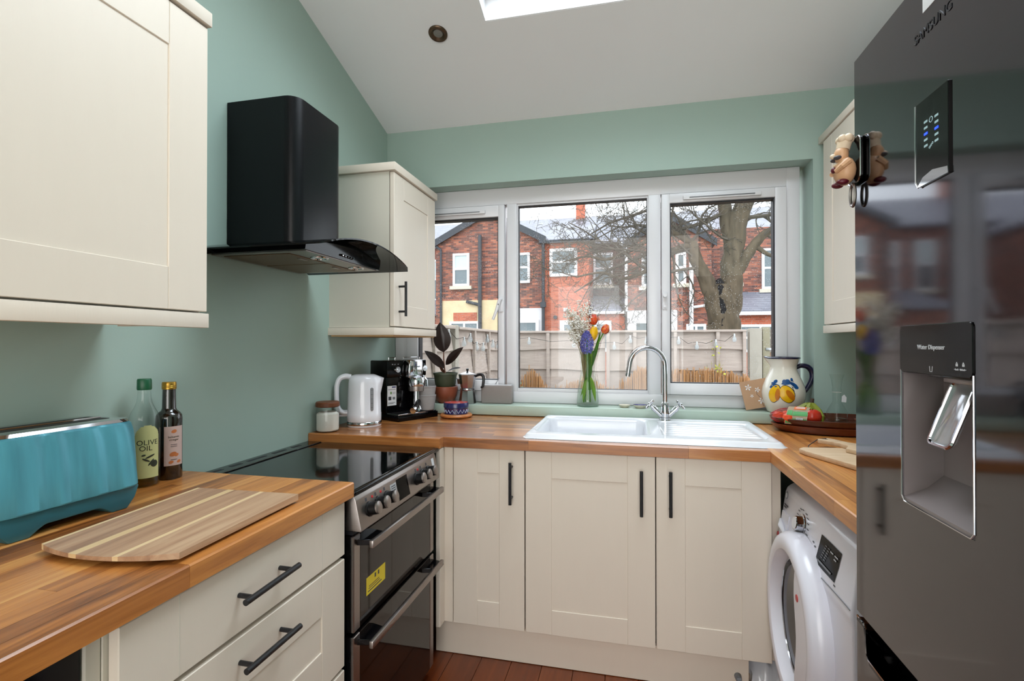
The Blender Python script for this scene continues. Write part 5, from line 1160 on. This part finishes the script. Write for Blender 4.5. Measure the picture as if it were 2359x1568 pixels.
# chopping boards beside the fridge
cb = lone(MB().prism([(-.075, .17), (-.098, .145), (-.095, .10), (-.030, -.14), (.0, -.17), (.15, -.17), (.15, .17)], 'z', 0, .016, .003, 2), 'chopping_board', 'beech', 'worn pale chopping board lying flat beside the fridge', 'chopping board', (2.035, -.83, .911), .12)
pb = thing('paddle_board', 'pale wooden paddle board resting on the larger chopping board', 'chopping board', (2.075, -.62, .9275), .55)
MB().prism([(-.022, .070), (.022, .070), (.030, .060), (.022, -.02), (.035, -.06), (.085, -.09), (.09, -.30), (-.09, -.30), (-.085, -.09), (-.035, -.06), (-.022, -.02), (-.030, .060)], 'z', 0, .014, .002, 2).build('board', 'beech', pb, rec=True)
MB().lathe([(.0055, 0), (.0045, .0006), (0, .0006)], 12, (0, .052, .0139), cap=False).build('hanging_hole', 'gasket', pb)
MB().tube([(0, .052, .016), (-.02, .07, .012), (-.06, .075, -.010), (-.09, .05, -.0145)], .0016, 5).build('leather_loop', 'gasket', pb)
# ================================================================== the garden beyond the window
GZ = -0.30
MT['garden'] = mat('damp_garden_earth', (92, 84, 62), 0.95, var=0.35, vscale=2, bump=0.5, bscale=20)
struct(MB().box(-30, 30, 0.27, 60, GZ - .3, GZ), 'ground', 'garden')
MT['fence'] = mat('weathered_grey_fence_wood', (178, 162, 152), 0.85, var=0.26, vscale=7, stretch=(1, 1, 9), bump=0.3, bscale=30)
MT['fencepost'] = mat('pale_concrete_post', (160, 152, 140), 0.9, var=0.12, vscale=9, bump=0.3)
MT['fencegreen'] = mat('mossy_fence_wood', (142, 134, 112), 0.9, var=0.2, vscale=8)
def lap_board(parent, axis, a0, a1, fixed, z0, z1, rnd, face):
    """one overlapping board with a waney lower edge; face is the sign of the side seen"""
    n = 14; ph = rnd.uniform(0, 9); mb = MB(); vs = []
    for i in range(n + 1):
        t = a0 + (a1 - a0) * i / n; w = .008 * math.sin(3.1 * t + ph) + .005 * math.sin(9.7 * t + 2 * ph)
        for z, o in ((z0 + w, .042), (z1, .012), (z1, .002), (z0 + w, .026)):
            p = fixed + face * o; vs.append((t, p, z) if axis == 'x' else (p, t, z))
    fs = []
    for i in range(n):
        k = 4 * i
        for j in range(4): fs.append((k + j, k + (j + 1) % 4, k + 4 + (j + 1) % 4, k + 4 + j))
    fs += [(0, 1, 2, 3), (4 * n + 3, 4 * n + 2, 4 * n + 1, 4 * n)]
    mb._new(vs, fs); return mb.build('board', 'fence', parent, rec=True)
ZB = [GZ, -.02, .19, .40, .61, .81, 1.025, 1.24]
def panel(parent, axis, a0, a1, fixed, face, rnd, battens):
    for i in range(len(ZB) - 1): lap_board(parent, axis, a0, a1, fixed, ZB[i] - .02, ZB[i + 1] + .012, rnd, face)
    lap_board(parent, axis, a0, a1, fixed, ZB[-1] - .006, 1.42, rnd, face)
    c = (lambda p, q, r_, s_, z0, z1: MB().box(p, q, r_, s_, z0, z1, .003, 1)) if axis == 'x' else (lambda p, q, r_, s_, z0, z1: MB().box(r_, s_, p, q, z0, z1, .003, 1))
    c(a0, a1, fixed + face * .066, fixed - face * .005, 1.415, 1.438).build('capping', 'fence', parent)
    for b in battens: c(b - .018, b + .018, fixed + face * .036, fixed + face * .062, GZ, 1.416).build('batten', 'fence', parent)
rnd = random.Random(21)
fn = thing('lap_fence', 'weathered grey lap board fence across the end of the garden', 'fence', (1.2, 3.0, GZ), world=True)
panel(fn, 'x', -.10, 1.09, 3.0, -1, rnd, (.460,)); panel(fn, 'x', 1.10, 2.52, 3.0, -1, rnd, (1.120, 1.403, 1.821, 2.243, 2.500))
MB().box(2.545, 2.665, 2.94, 3.05, GZ, 1.45, .008).build('concrete_post', 'fencepost', fn)
fl2 = thing('lap_fence', 'grey lap board fence running away along the left garden side', 'fence', (-.12, 1.7, GZ), world=True)
panel(fl2, 'y', .35, 1.33, -.12, 1, rnd, (.9,)); panel(fl2, 'y', 1.43, 2.99, -.12, 1, rnd, (1.9, 2.4))
MB().box(-.15, -.06, 1.335, 1.425, GZ, 1.45, .008).build('concrete_post', 'fencepost', fl2)
gt = thing('garden_gate', 'timber garden gate with a metal latch at the right of the fence', 'gate', (3.1, 3.0, GZ), world=True)
MB().box(2.675, 2.745, 2.96, 3.04, GZ, 1.46, .004).build('gate_post', 'fencegreen', gt)
for i in range(8): MB().box(2.757 + .112 * i, 2.866 + .112 * i, 2.985, 3.005, GZ + .05, 1.44, .003, 1).build('plank', 'fence', gt)
MB().box(2.700, 2.860, 2.945, 2.965, 1.225, 1.250, .003).build('latch', 'alu', gt)
# festoon bulbs hung along both fences
sl = thing('string_lights', 'string of clear festoon bulbs hanging along the garden fences', 'string lights', (0, 2.9, 1.2), world=True)
MT['bulbglass'] = glass_mat('clear_bulb_glass', (240, 244, 246), milk=0.22); MT['bulbcap'] = mat('pale_bulb_cap', (206, 206, 206), 0.4, 0.3)
LB = [(1.156, 1.374), (1.539, 1.317), (1.72, 1.354), (1.916, 1.278), (2.129, 1.269), (2.282, 1.352), (2.495, 1.30), (2.707, 1.291), (2.858, 1.349)]
BB = [(.25, 1.33), (.75, 1.30), (1.188, 1.277), (1.357, 1.347), (1.523, 1.333), (1.852, 1.333), (2.033, 1.279), (2.219, 1.301), (2.398, 1.359)]
PS = [(-.055, y, z + .02) for y, z in LB] + [(x, 2.925, z + .02) for x, z in BB]
path = []
for i, p in enumerate(PS):
    path.append((p[0], p[1], p[2] + .012))
    if i + 1 < len(PS): q = PS[i + 1]; path.append(((p[0] + q[0]) / 2, (p[1] + q[1]) / 2, min(p[2], q[2]) - .004))
MB().tube(path, .0022, 5).build('cable', 'blkplast', sl)
for p in PS:
    b = MB().lathe([(0.0, -.070), (.014, -.066), (.022, -.050), (.020, -.034), (.010, -.012), (.008, -.004)], 14, p, cap=False).build('bulb', 'bulbglass', sl)
    MB().lathe([(.009, -.012), (.0095, .012), (.006, .016)], 12, p).build('bulb_cap', 'bulbcap', sl)
# reed border and small plants
MT['reed'] = mat('dry_reed_stalk', (186, 138, 92), 0.8, var=0.45, vscale=55, stretch=(1, 1, .02))
rnd = random.Random(5); mb = MB()
def reedtop(x):
    if x < .55: return .72 + .27 * math.exp(-((x - .30) / .16) ** 2)
    if x < 1.25: return .84 + .05 * math.sin(9 * x)
    if x < 1.66: return .86 + .17 * smooth((x - 1.22) / .28)
    return 1.005 - .06 * smooth((x - 2.2) / .35)
x = .02
while x < 2.52:
    h_ = reedtop(x) + rnd.gauss(0, .022); y = 2.84 + rnd.uniform(-.03, .03); l_ = rnd.gauss(0, .012); mb.tube([(x, y, GZ + .02), (x + l_, y, h_)], [.0045, .0035], 4); x += rnd.uniform(.0016, .0040)
tag(mb.build('reed_border', 'reed'), 'low brown reed border standing in front of the garden fence', 'reed screen', kind='stuff')
MT['shrub'] = mat('grey_green_shrub_leaf', (104, 116, 88), 0.6, var=0.35, vscale=20); MT['jasmine'] = mat('yellow_green_jasmine', (176, 176, 60), 0.6, var=0.25, vscale=30)
def twigs(name, label, c, ht, spread, nst, nlf, m, lsz, seed, cat='shrub'):
    rnd = random.Random(seed); t = thing(name, label, cat, c); a = MB(); b = MB()
    for i in range(nst):
        e = Vector((rnd.gauss(0, spread), rnd.gauss(0, spread * .4), ht * rnd.uniform(.55, 1.0))); md = Vector((e.x * .3, e.y * .3, e.z * .5)); a.tube([(rnd.gauss(0, .02), 0, 0), md, e], [.006, .004, .002], 5)
        for j in range(nlf):
            p = md.lerp(e, rnd.random() * 1.1 - .3 + .2) + Vector((rnd.gauss(0, .03), rnd.gauss(0, .03), rnd.gauss(0, .03))); d = Vector((rnd.gauss(0, 1), rnd.gauss(0, 1), rnd.gauss(.3, 1))).normalized(); s_ = d.orthogonal().normalized() * lsz * .35; n_ = d * lsz
            b._new([p, p + n_ * .5 + s_, p + n_, p + n_ * .5 - s_], [(0, 1, 2, 3)])
    a.build('stems', 'gypstem', t); b.build('foliage', m, t)['kind'] = 'stuff'
    return t
twigs('garden_shrub', 'grey green shrub in front of the fence at the left', (.20, 2.62, GZ), 1.30, .09, 16, 26, 'shrub', .035, 8)
twigs('climbing_jasmine', 'thin yellow green climber growing up the fence behind the tap', (2.235, 2.87, GZ), 1.62, .075, 9, 14, 'jasmine', .035, 12)
# bare tree beyond the fence
MT['bark'] = mat('rough_grey_brown_bark', (92, 80, 64), 0.95, var=0.75, vscale=4, stretch=(3.2, 3.2, .6), bump=1.0, bscale=9); MT['twig'] = mat('dark_bare_twigs', (88, 80, 70), 0.9, var=0.25, vscale=3); MT['moss'] = mat('mossy_bark', (104, 104, 62), 0.95, var=0.3, vscale=6)
MT['hollow'] = mat('dark_hollow', (24, 20, 20), 0.95, var=0.3)  # near-black tone for the tube sunk into the trunk front
tr = thing('bare_tree', 'large bare tree with a split trunk behind the fence', 'tree', (3.2, 8.0, GZ), world=True)
rnd = random.Random(31)
mb = MB()
def limb(pts, rs, n=22, sub=9):
    """a limb resampled along a smooth path, its girth lumpy and ridged like old bark"""
    P = [Vector(p) for p in pts]; op = []; orr = []
    for i in range(len(P) - 1):
        a, b_, c, d = P[max(0, i - 1)], P[i], P[i + 1], P[min(len(P) - 1, i + 2)]
        for k in range(sub):
            t = k / sub; op.append(0.5 * ((2 * b_) + (c - a) * t + (2 * a - 5 * b_ + 4 * c - d) * t * t + (3 * b_ - a - 3 * c + d) * t ** 3)); orr.append(rs[i] + (rs[i + 1] - rs[i]) * t)
    op.append(P[-1]); orr.append(rs[-1]); v0 = len(mb.bm.verts)
    mb.tube(op, orr, n); mb.bm.verts.ensure_lookup_table(); ph = rnd.uniform(0, 6)
    for q in range(len(op)):
        c = op[q]
        for k in range(n):
            v = mb.bm.verts[v0 + q * n + k]; a = 2 * PI * k / n
            f = 1 + .07 * math.sin(5 * a + ph + .35 * q) + .05 * math.sin(9 * a - .25 * q) + .05 * math.sin(.9 * q + 2 * a + ph) + rnd.gauss(0, .022)
            v.co = c + (v.co - c) * f
limb([(3.22, 8.0, GZ), (3.20, 8.0, .6), (3.19, 8.0, 1.5), (3.15, 8.0, 2.05), (3.16, 8.0, 2.45)], [.40, .31, .285, .30, .24], 30)
limb([(3.08, 7.98, 1.75), (2.93, 7.96, 2.30), (2.76, 7.95, 2.72), (2.62, 7.95, 3.02), (2.56, 7.95, 3.32)], [.20, .165, .135, .12, .10], 20)
limb([(3.25, 8.02, 1.9), (3.31, 8.0, 2.5), (3.33, 8.0, 2.95), (3.40, 8.0, 3.55), (3.56, 8.0, 4.1), (3.75, 8.0, 4.8), (3.9, 8.1, 5.6)], [.22, .205, .19, .18, .165, .13, .10], 24)
limb([(3.36, 7.96, 2.60), (3.55, 7.92, 2.95), (3.72, 7.9, 3.22), (3.92, 7.9, 3.42), (4.25, 7.9, 3.62), (4.8, 7.9, 3.95)], [.12, .105, .09, .068, .05, .03], 14)
limb([(3.34, 8.0, 3.1), (3.25, 8.05, 3.6), (3.18, 8.1, 4.2), (3.0, 8.1, 5.0)], [.14, .13, .11, .08], 16)
limb([(2.58, 7.95, 3.2), (2.35, 7.9, 3.22), (2.0, 7.88, 2.95), (1.6, 7.85, 2.72), (1.2, 7.85, 2.62), (.8, 7.85, 2.75), (.3, 7.85, 2.68)], [.075, .06, .05, .042, .034, .026, .015], 8, 6)
limb([(2.56, 7.95, 3.28), (2.2, 7.9, 3.5), (1.8, 7.9, 3.42), (1.4, 7.88, 3.2), (.9, 7.88, 3.02), (.5, 7.86, 3.1), (0.0, 7.86, 3.0)], [.07, .055, .045, .04, .032, .024, .014], 8, 6)
limb([(3.7, 7.9, 3.2), (3.95, 7.88, 3.0), (4.2, 7.88, 2.96), (4.5, 7.88, 2.8)], [.05, .04, .03, .02], 8, 6)
for k in range(9): mb.ball((3.2 + rnd.uniform(-.22, .25), 7.80 + rnd.uniform(0, .1), rnd.uniform(1.2, 2.9)), (.05, .04, .09), 8, 6)
mb.build('trunk', 'bark', tr, ang=80)
MB().tube(*flow([(3.075, 7.755, .9), (3.105, 7.752, 1.3), (3.09, 7.757, 1.6), (3.12, 7.765, 2.0), (3.10, 7.83, 2.36), (3.05, 7.88, 2.55)], [.02, .045, .038, .065, .09, .05], 4), 9).build('trunk_hollow', 'hollow', tr)
tw = MB(); NB_ = [0]
def branch(p, d, L, r_, lev):
    if NB_[0] > 12000: return
    NB_[0] += 1
    n = 6 if lev < 2 else 4; pts = [Vector(p)]; dd = Vector(d).normalized()
    for i in range(n):
        dd = (dd + Vector((rnd.gauss(0, .24), rnd.gauss(0, .16), rnd.gauss(.0, .24)))).normalized(); pts.append(pts[-1] + dd * (L / n))
    rs = [max(.0042, r_ * (1 - .72 * i / n)) for i in range(n + 1)]
    tw.tube(pts, rs, 5 if lev < 2 else 3, cap=False)
    if lev >= 4: return
    for k in range({0: 6, 1: 4, 2: 3, 3: 2}[lev]):
        i = rnd.randint(1, n); ax = Vector((rnd.gauss(0, 1), rnd.gauss(0, .6), rnd.gauss(0, 1)))
        nd = (dd * .75 + ax.normalized() * .75).normalized(); branch(pts[i], nd, L * rnd.uniform(.38, .62), max(.0052, rs[i] * .66), lev + 1)
for p, d, L, r_ in (((2.60, 7.95, 3.25), (-1, -.15, -.15), 2.6, .050), ((2.56, 7.95, 3.3), (-1, .1, .45), 2.4, .045), ((2.56, 7.95, 3.3), (-.4, 0, 1), 1.8, .05), ((2.72, 7.9, 2.8), (-1, -.1, -.25), 1.9, .035), ((1.6, 7.85, 2.72), (-.8, 0, .5), 1.0, .025), ((1.2, 7.85, 2.62), (-.8, 0, -.4), 1.0, .022), ((.9, 7.88, 3.02), (-.7, 0, .5), 1.1, .022), ((.5, 7.86, 3.1), (-.9, 0, -.2), .9, .02), ((2.0, 7.88, 2.95), (-.5, -.2, .7), 1.0, .025), ((1.8, 7.9, 3.42), (-.6, 0, .6), 1.1, .025), ((.3, 7.85, 2.68), (-1, 0, .1), .9, .015), ((3.18, 8.05, 4.1), (-1, 0, .35), 2.9, .055), ((3.2, 8.05, 3.9), (-1, -.1, -.02), 2.7, .045), ((3.0, 8.1, 4.9), (-1, 0, -.12), 3.2, .05), ((3.4, 8, 3.6), (.8, -.1, .7), 1.8, .05), ((3.95, 7.9, 3.45), (1, 0, .35), 1.5, .045), ((3.9, 7.9, 3.4), (.9, -.1, -.45), 1.1, .03), ((3.75, 8, 4.7), (.7, 0, .6), 2.0, .06), ((3.7, 8, 4.5), (-.7, 0, .7), 2.0, .05), ((1.9, 7.9, 2.72), (-1, -.1, .22), 2.2, .035), ((2.56, 7.95, 3.32), (.25, -.1, .9), 1.2, .035), ((2.58, 7.9, 3.2), (-.8, -.2, -.5), 1.0, .03), ((2.6, 7.9, 3.0), (-.6, -.3, .3), .9, .03), ((3.3, 7.9, 3.3), (-.6, -.2, .5), 1.2, .03), ((3.5, 7.9, 3.9), (1, -.1, .1), 1.4, .035), ((3.8, 7.9, 3.3), (.7, -.2, .8), 1.2, .035), ((4.3, 7.9, 3.65), (.8, -.2, -.5), .9, .025), ((3.2, 7.9, 4.2), (.2, -.2, 1), 1.2, .04)): branch(p, d, L, r_, 0)
tw.build('branches', 'twig', tr)['kind'] = 'stuff'

# ================================================================== the terrace opposite
MT['brickA'] = brick_mat('mottled_red_brown_brick', [(84, 64, 62), (112, 76, 68), (140, 86, 72), (174, 104, 80), (190, 134, 110)])
MT['brickB'] = brick_mat('orange_red_brick', [(156, 84, 64), (182, 96, 70), (194, 106, 78), (202, 118, 90)], mortar=(178, 128, 110))
MT['brickC'] = brick_mat('dark_brown_brick', [(78, 64, 62), (98, 74, 68), (116, 84, 76), (128, 94, 84)], mortar=(110, 96, 92))
MT['slate'] = brick_mat('wet_grey_slate', [(118, 118, 128), (132, 132, 142), (144, 144, 152)], mortar=(92, 93, 102), bw=.3, bh=.09, rough=.45, spec=.35)
MT['render_y'] = mat('flaking_yellow_render', (220, 198, 160), 0.9, var=0.22, vscale=3); MT['render_w'] = mat('white_render', (214, 210, 212), 0.85, var=0.05, vscale=2)
MT['housewin'] = mat('house_window_glass', (104, 114, 118), 0.08, 0.25, var=0.25, vscale=2); MT['curtain'] = mat('pale_blind_behind_glass', (190, 202, 202), 0.4, var=0.05); MT['stone'] = mat('pale_stone_sill', (206, 198, 180), 0.8, var=0.08)
MT['whitepaint'] = mat('white_painted_wood', (228, 228, 230), 0.5, var=0.02); MT['gutter'] = mat('dark_gutter', (58, 60, 66), 0.6, var=0.1)
def hwin(parent, x0, x1, z0, z1, y, bars=1, sill=True, blind=False, fw=.09):
    w = MB(); w.box(x0, x0 + fw, y - .05, y + .05, z0, z1).box(x1 - fw, x1, y - .05, y + .05, z0, z1).box(x0 + fw, x1 - fw, y - .05, y + .05, z1 - fw, z1).box(x0 + fw, x1 - fw, y - .05, y + .05, z0, z0 + fw)
    f = w.build('window', 'whitepaint', parent); zm = z0 + (z1 - z0) * .52
    if bars: MB().box(x0 + fw, x1 - fw, y - .045, y + .04, zm - .04, zm + .04).build('transom', 'whitepaint', f)
    if bars == 2: xm = (x0 + x1) / 2; MB().box(xm - .04, xm + .04, y - .044, y + .04, z0 + fw, z1 - fw).build('glazing_bar', 'whitepaint', f)
    if bars:
        MB().box(x0 + fw, x1 - fw, y - .01, y + .03, z0 + fw, zm - .04).build('pane', 'housewin', f); MB().box(x0 + fw, x1 - fw, y - .01, y + .03, zm + .04, z1 - fw).build('pane', 'curtain' if blind else 'housewin', f)
    else: MB().box(x0 + fw, x1 - fw, y - .01, y + .03, z0 + fw, z1 - fw).build('pane', 'housewin', f)
    if sill: MB().box(x0 - .1, x1 + .1, y - .12, y + .02, z0 - .13, z0).build('sill', 'stone', f)
    return f
def pipe(parent, pts, m='gutter', r_=.05): return MB().tube(pts, r_, 8).build('downpipe', m, parent)
def gable(label, x0, x1, y, ze, za, m, depth=4.2, verge=.10):
    h = thing('terraced_house', label, 'house', ((x0 + x1) / 2, y, GZ), world=True, group='terrace opposite'); xm = (x0 + x1) / 2
    MB().prism([(x0, GZ), (x1, GZ), (x1, ze), (xm, za), (x0, ze)], 'y', y, y + depth).build('wall', m, h)
    for s_ in (-1, 1):
        xe = xm + s_ * ((x1 - x0) / 2 + .15); zz = ze - .15 * (za - ze) / ((x1 - x0) / 2)
        mb = MB(); mb._new([(xm, y - .15, za + .02), (xe, y - .15, zz), (xe, y + depth, zz), (xm, y + depth, za + .02), (xm, y - .15, za + .17), (xe, y - .15, zz + .15), (xe, y + depth, zz + .15), (xm, y + depth, za + .17)], [(0, 1, 2, 3), (4, 5, 6, 7), (0, 1, 5, 4), (1, 2, 6, 5), (2, 3, 7, 6), (3, 0, 4, 7)])
        rfp = mb.build('roof_slope', 'slate', h, rec=True)
        mb = MB(); mb._new([(xm, y - .19, za - .10), (xe, y - .19, zz - .12), (xe, y - .15, zz - .12), (xm, y - .15, za - .10), (xm, y - .19, za + .17), (xe, y - .19, zz + .15), (xe, y - .15, zz + .15), (xm, y - .15, za + .17)], [(0, 1, 2, 3), (4, 5, 6, 7), (0, 1, 5, 4), (1, 2, 6, 5), (2, 3, 7, 6), (3, 0, 4, 7)]); mb.build('barge_board', 'gutter', rfp, rec=True)
    return h
def hA(ox, label, full=True):
    h = gable(label, -6.05 + ox, -1.80 + ox, 16.0, 5.20, 6.28, 'brickA')
    hwin(h, -5.33 + ox, -4.66 + ox, 3.53, 4.80, 15.98, 1, True, True); hwin(h, -3.02 + ox, -2.28 + ox, 3.58, 4.72, 15.98, 1, False)
    MB().box(-5.80 + ox, -3.50 + ox, 15.95, 16.0, 1.2, 2.97).build('yellow_render', 'render_y', h); MB().box(-5.30 + ox, -4.35 + ox, 15.93, 15.951, 2.18, 2.50).build('bare_brick_patch', 'brickB', h)
    MB().box(-3.49 + ox, -1.82 + ox, 15.94, 16.0, GZ, 2.63).build('white_render', 'render_w', h)
    hwin(h, -5.45 + ox, -4.25 + ox, 1.0, 2.16, 15.93, 2, False); hwin(h, -2.95 + ox, -1.93 + ox, 1.0, 2.20, 15.93, 0, False, fw=.12)
    pipe(h, [(-6.0 + ox, 15.9, 5.10), (-5.80 + ox, 15.9, 4.95), (-5.80 + ox, 15.9, 2.3), (-5.82 + ox, 15.9, GZ)]); pipe(h, [(-4.21 + ox, 15.88, 5.45), (-4.21 + ox, 15.88, GZ)], r_=.075); pipe(h, [(-4.21 + ox, 15.88, 2.78), (-4.75 + ox, 15.88, 2.92)], r_=.06)
    pipe(h, [(-1.76 + ox, 15.9, 5.0), (-1.76 + ox, 15.9, GZ)], r_=.06); MB().box(-1.86 + ox, -1.66 + ox, 15.8, 15.95, 2.65, 2.85).build('hopper', 'gutter', h)
    return h
hA(0, 'gabled brick house end with patchy yellow render, left of the window mullion')
hA(-8.6, 'gabled brick house end furthest left, seen in the fridge door')
# middle house: orange front
h = thing('terraced_house', 'orange red brick house front with one square white window', 'house', (-.8, 16.1, GZ), world=True, group='terrace opposite')
MB().box(-1.80, -.10, 16.1, 20, GZ, 5.10).build('wall', 'brickB', h); hwin(h, -1.545, -.51, 3.80, 4.84, 16.08, 1, False, fw=.11); hwin(h, -1.16, -.30, 1.0, 2.16, 16.06, 0, False, fw=.16)
mb = MB(); mb._new([(-1.9, 15.9, 5.06), (-.05, 15.9, 5.06), (-.05, 20.2, 6.55), (-1.9, 20.2, 6.55), (-1.9, 15.9, 5.16), (-.05, 15.9, 5.16), (-.05, 20.2, 6.65), (-1.9, 20.2, 6.65)], [(0, 1, 2, 3), (4, 5, 6, 7), (0, 1, 5, 4), (1, 2, 6, 5), (2, 3, 7, 6), (3, 0, 4, 7)]); mb.build('roof_slope', 'slate', h, rec=True)
MB().box(-1.9, -.05, 15.82, 15.92, 5.02, 5.12).build('gutter', 'gutter', h); MB().cyl((-1.33, 16.1, 2.28), (-1.33, 15.98, 2.28), .07, n=12).build('flue', 'gutter', h); MB().box(-1.02, -.9, 15.98, 16.1, 2.50, 2.62).build('alarm_box', 'whitepaint', h)
# middle house: recessed dark part with lean-to
h = thing('terraced_house', 'recessed dark brick house front with a lean-to roof and white gutter', 'house', (.55, 18.4, GZ), world=True, group='terrace opposite')
MB().box(-.10, 1.45, 18.4, 20, GZ, 5.42).build('wall', 'brickC', h); hwin(h, -.20 + .12, .70, 3.70, 5.02, 18.38, 1, True)
mb = MB(); mb._new([(-.08, 18.1, 5.36), (1.5, 18.1, 5.36), (1.5, 20.2, 6.5), (-.08, 20.2, 6.5), (-.08, 18.1, 5.46), (1.5, 18.1, 5.46), (1.5, 20.2, 6.6), (-.08, 20.2, 6.6)], [(0, 1, 2, 3), (4, 5, 6, 7), (0, 1, 5, 4), (1, 2, 6, 5), (2, 3, 7, 6), (3, 0, 4, 7)]); mb.build('roof_slope', 'slate', h, rec=True)
MB().box(-.08, 1.2, 16.2, 18.4, GZ, 2.42).build('lean_to_wall', 'brickB', h)
mb = MB(); mb._new([(-.1, 16.05, 2.44), (1.22, 16.05, 2.44), (1.22, 18.4, 3.15), (-.1, 18.4, 3.15), (-.1, 16.05, 2.54), (1.22, 16.05, 2.54), (1.22, 18.4, 3.25), (-.1, 18.4, 3.25)], [(0, 1, 2, 3), (4, 5, 6, 7), (0, 1, 5, 4), (1, 2, 6, 5), (2, 3, 7, 6), (3, 0, 4, 7)]); mb.build('lean_to_roof', 'slate', h, rec=True)
MB().box(-.1, 1.22, 15.97, 16.06, 2.38, 2.48).build('gutter', 'whitepaint', h); hwin(h, .05, .72, 1.0, 2.14, 16.18, 0, False, fw=.14)
# right gable
h = gable('gabled brick house end with a white downpipe, behind the tree', 1.27, 4.15, 16.0, 4.86, 5.78, 'brickA')
hwin(h, 1.79, 2.42, 3.33, 4.50, 15.98, 1, True); hwin(h, 2.95, 3.3, 3.4, 4.5, 15.98, 1, True); MB().box(1.28, 3.0, 15.95, 16.0, GZ, 2.48).build('white_render', 'render_w', h); hwin(h, 1.50, 2.62, 1.0, 2.12, 15.94, 0, False, fw=.10); hwin(h, 3.3, 3.95, 1.0, 1.98, 15.96, 2, False)
pipe(h, [(1.05, 15.88, 4.92), (1.25, 15.88, 4.72), (1.25, 15.88, 2.45)], 'whitepaint', .05); pipe(h, [(3.465, 15.9, 4.6), (3.465, 15.9, GZ)], 'whitepaint', .07); pipe(h, [(3.465, 15.9, 2.55), (3.95, 15.9, 2.62)], 'whitepaint', .05)
# right hand house with lean-to
h = thing('terraced_house', 'brick house at the right with a low slate lean-to and white gutter', 'house', (6.5, 17.5, GZ), world=True, group='terrace opposite')
MB().box(4.15, 9.5, 17.6, 20.0, GZ, 5.6).build('wall', 'brickA', h); hwin(h, 4.95, 5.38, 3.55, 4.9, 17.58, 1, True); hwin(h, 6.12, 6.95, 3.30, 4.80, 17.58, 1, True)
MB().box(4.45, 9.3, 16.0, 17.6, GZ, 2.28).build('lean_to_wall', 'brickB', h)
mb = MB(); mb._new([(4.4, 15.85, 2.34), (9.4, 15.85, 2.34), (9.4, 17.6, 3.08), (4.4, 17.6, 3.08), (4.4, 15.85, 2.44), (9.4, 15.85, 2.44), (9.4, 17.6, 3.18), (4.4, 17.6, 3.18)], [(0, 1, 2, 3), (4, 5, 6, 7), (0, 1, 5, 4), (1, 2, 6, 5), (2, 3, 7, 6), (3, 0, 4, 7)]); mb.build('lean_to_roof', 'slate', h, rec=True)
MB().box(4.4, 9.4, 15.76, 15.86, 2.26, 2.38).build('gutter', 'whitepaint', h); MB().box(4.4, 9.4, 17.5, 17.62, 3.10, 3.2).build('flashing', 'slate', h); pipe(h, [(4.5, 15.9, 2.3), (4.5, 15.9, GZ)], 'whitepaint', .06); hwin(h, 5.0, 6.4, 1.0, 1.95, 15.98, 2, False)
# main range behind with long slate roof, stacks and the wall between outriggers
h = thing('terraced_house', 'long slate roofed main range of the terrace with a tall chimney', 'house', (-2, 22, GZ), world=True, group='terrace opposite')
MB().box(-20, 12, 20.0, 24, GZ, 5.85).build('wall', 'brickA', h)
mb = MB(); mb._new([(-20, 19.75, 5.80), (12, 19.75, 5.80), (12, 24.5, 7.95), (-20, 24.5, 7.95), (-20, 19.75, 5.92), (12, 19.75, 5.92), (12, 24.5, 8.07), (-20, 24.5, 8.07)], [(0, 1, 2, 3), (4, 5, 6, 7), (0, 1, 5, 4), (1, 2, 6, 5), (2, 3, 7, 6), (3, 0, 4, 7)]); mb.build('roof_slope', 'slate', h, rec=True)
for x0, x1 in ((-8.05, -7.25), (-9.3, -8.6), (-16.6, -15.9)): hwin(h, x0, x1, 3.35, 5.3, 19.98, 1, True, True)
MB().box(-8.55, -6.15, 17.0, 20.0, GZ, 2.4).build('lean_to_wall', 'brickA', h); mb = MB(); mb._new([(-8.5, 16.9, 2.45), (-6.1, 16.9, 2.45), (-6.1, 20, 3.3), (-8.5, 20, 3.3), (-8.5, 16.9, 2.55), (-6.1, 16.9, 2.55), (-6.1, 20, 3.4), (-8.5, 20, 3.4)], [(0, 1, 2, 3), (4, 5, 6, 7), (0, 1, 5, 4), (1, 2, 6, 5), (2, 3, 7, 6), (3, 0, 4, 7)]); mb.build('lean_to_roof', 'slate', h, rec=True)
for cx, y, z0, z1 in ((-1.15, 24.4, 7.4, 9.4), (6.0, 24.4, 7.4, 9.3), (-12, 24.4, 7.4, 9.3)):
    c = MB().box(cx - .22, cx + .22, y - .35, y + .35, z0, z1).build('chimney', 'brickB', h); MB().box(cx - .28, cx + .28, y - .4, y + .4, z1 - .12, z1).build('chimney_cap', 'gutter', c)
    for k in (-.12, .12): MB().lathe([(.10, 0), (.085, .35), (.10, .4)], 12, (cx, y + k, z1)).build('chimney_pot', 'terracotta', c)
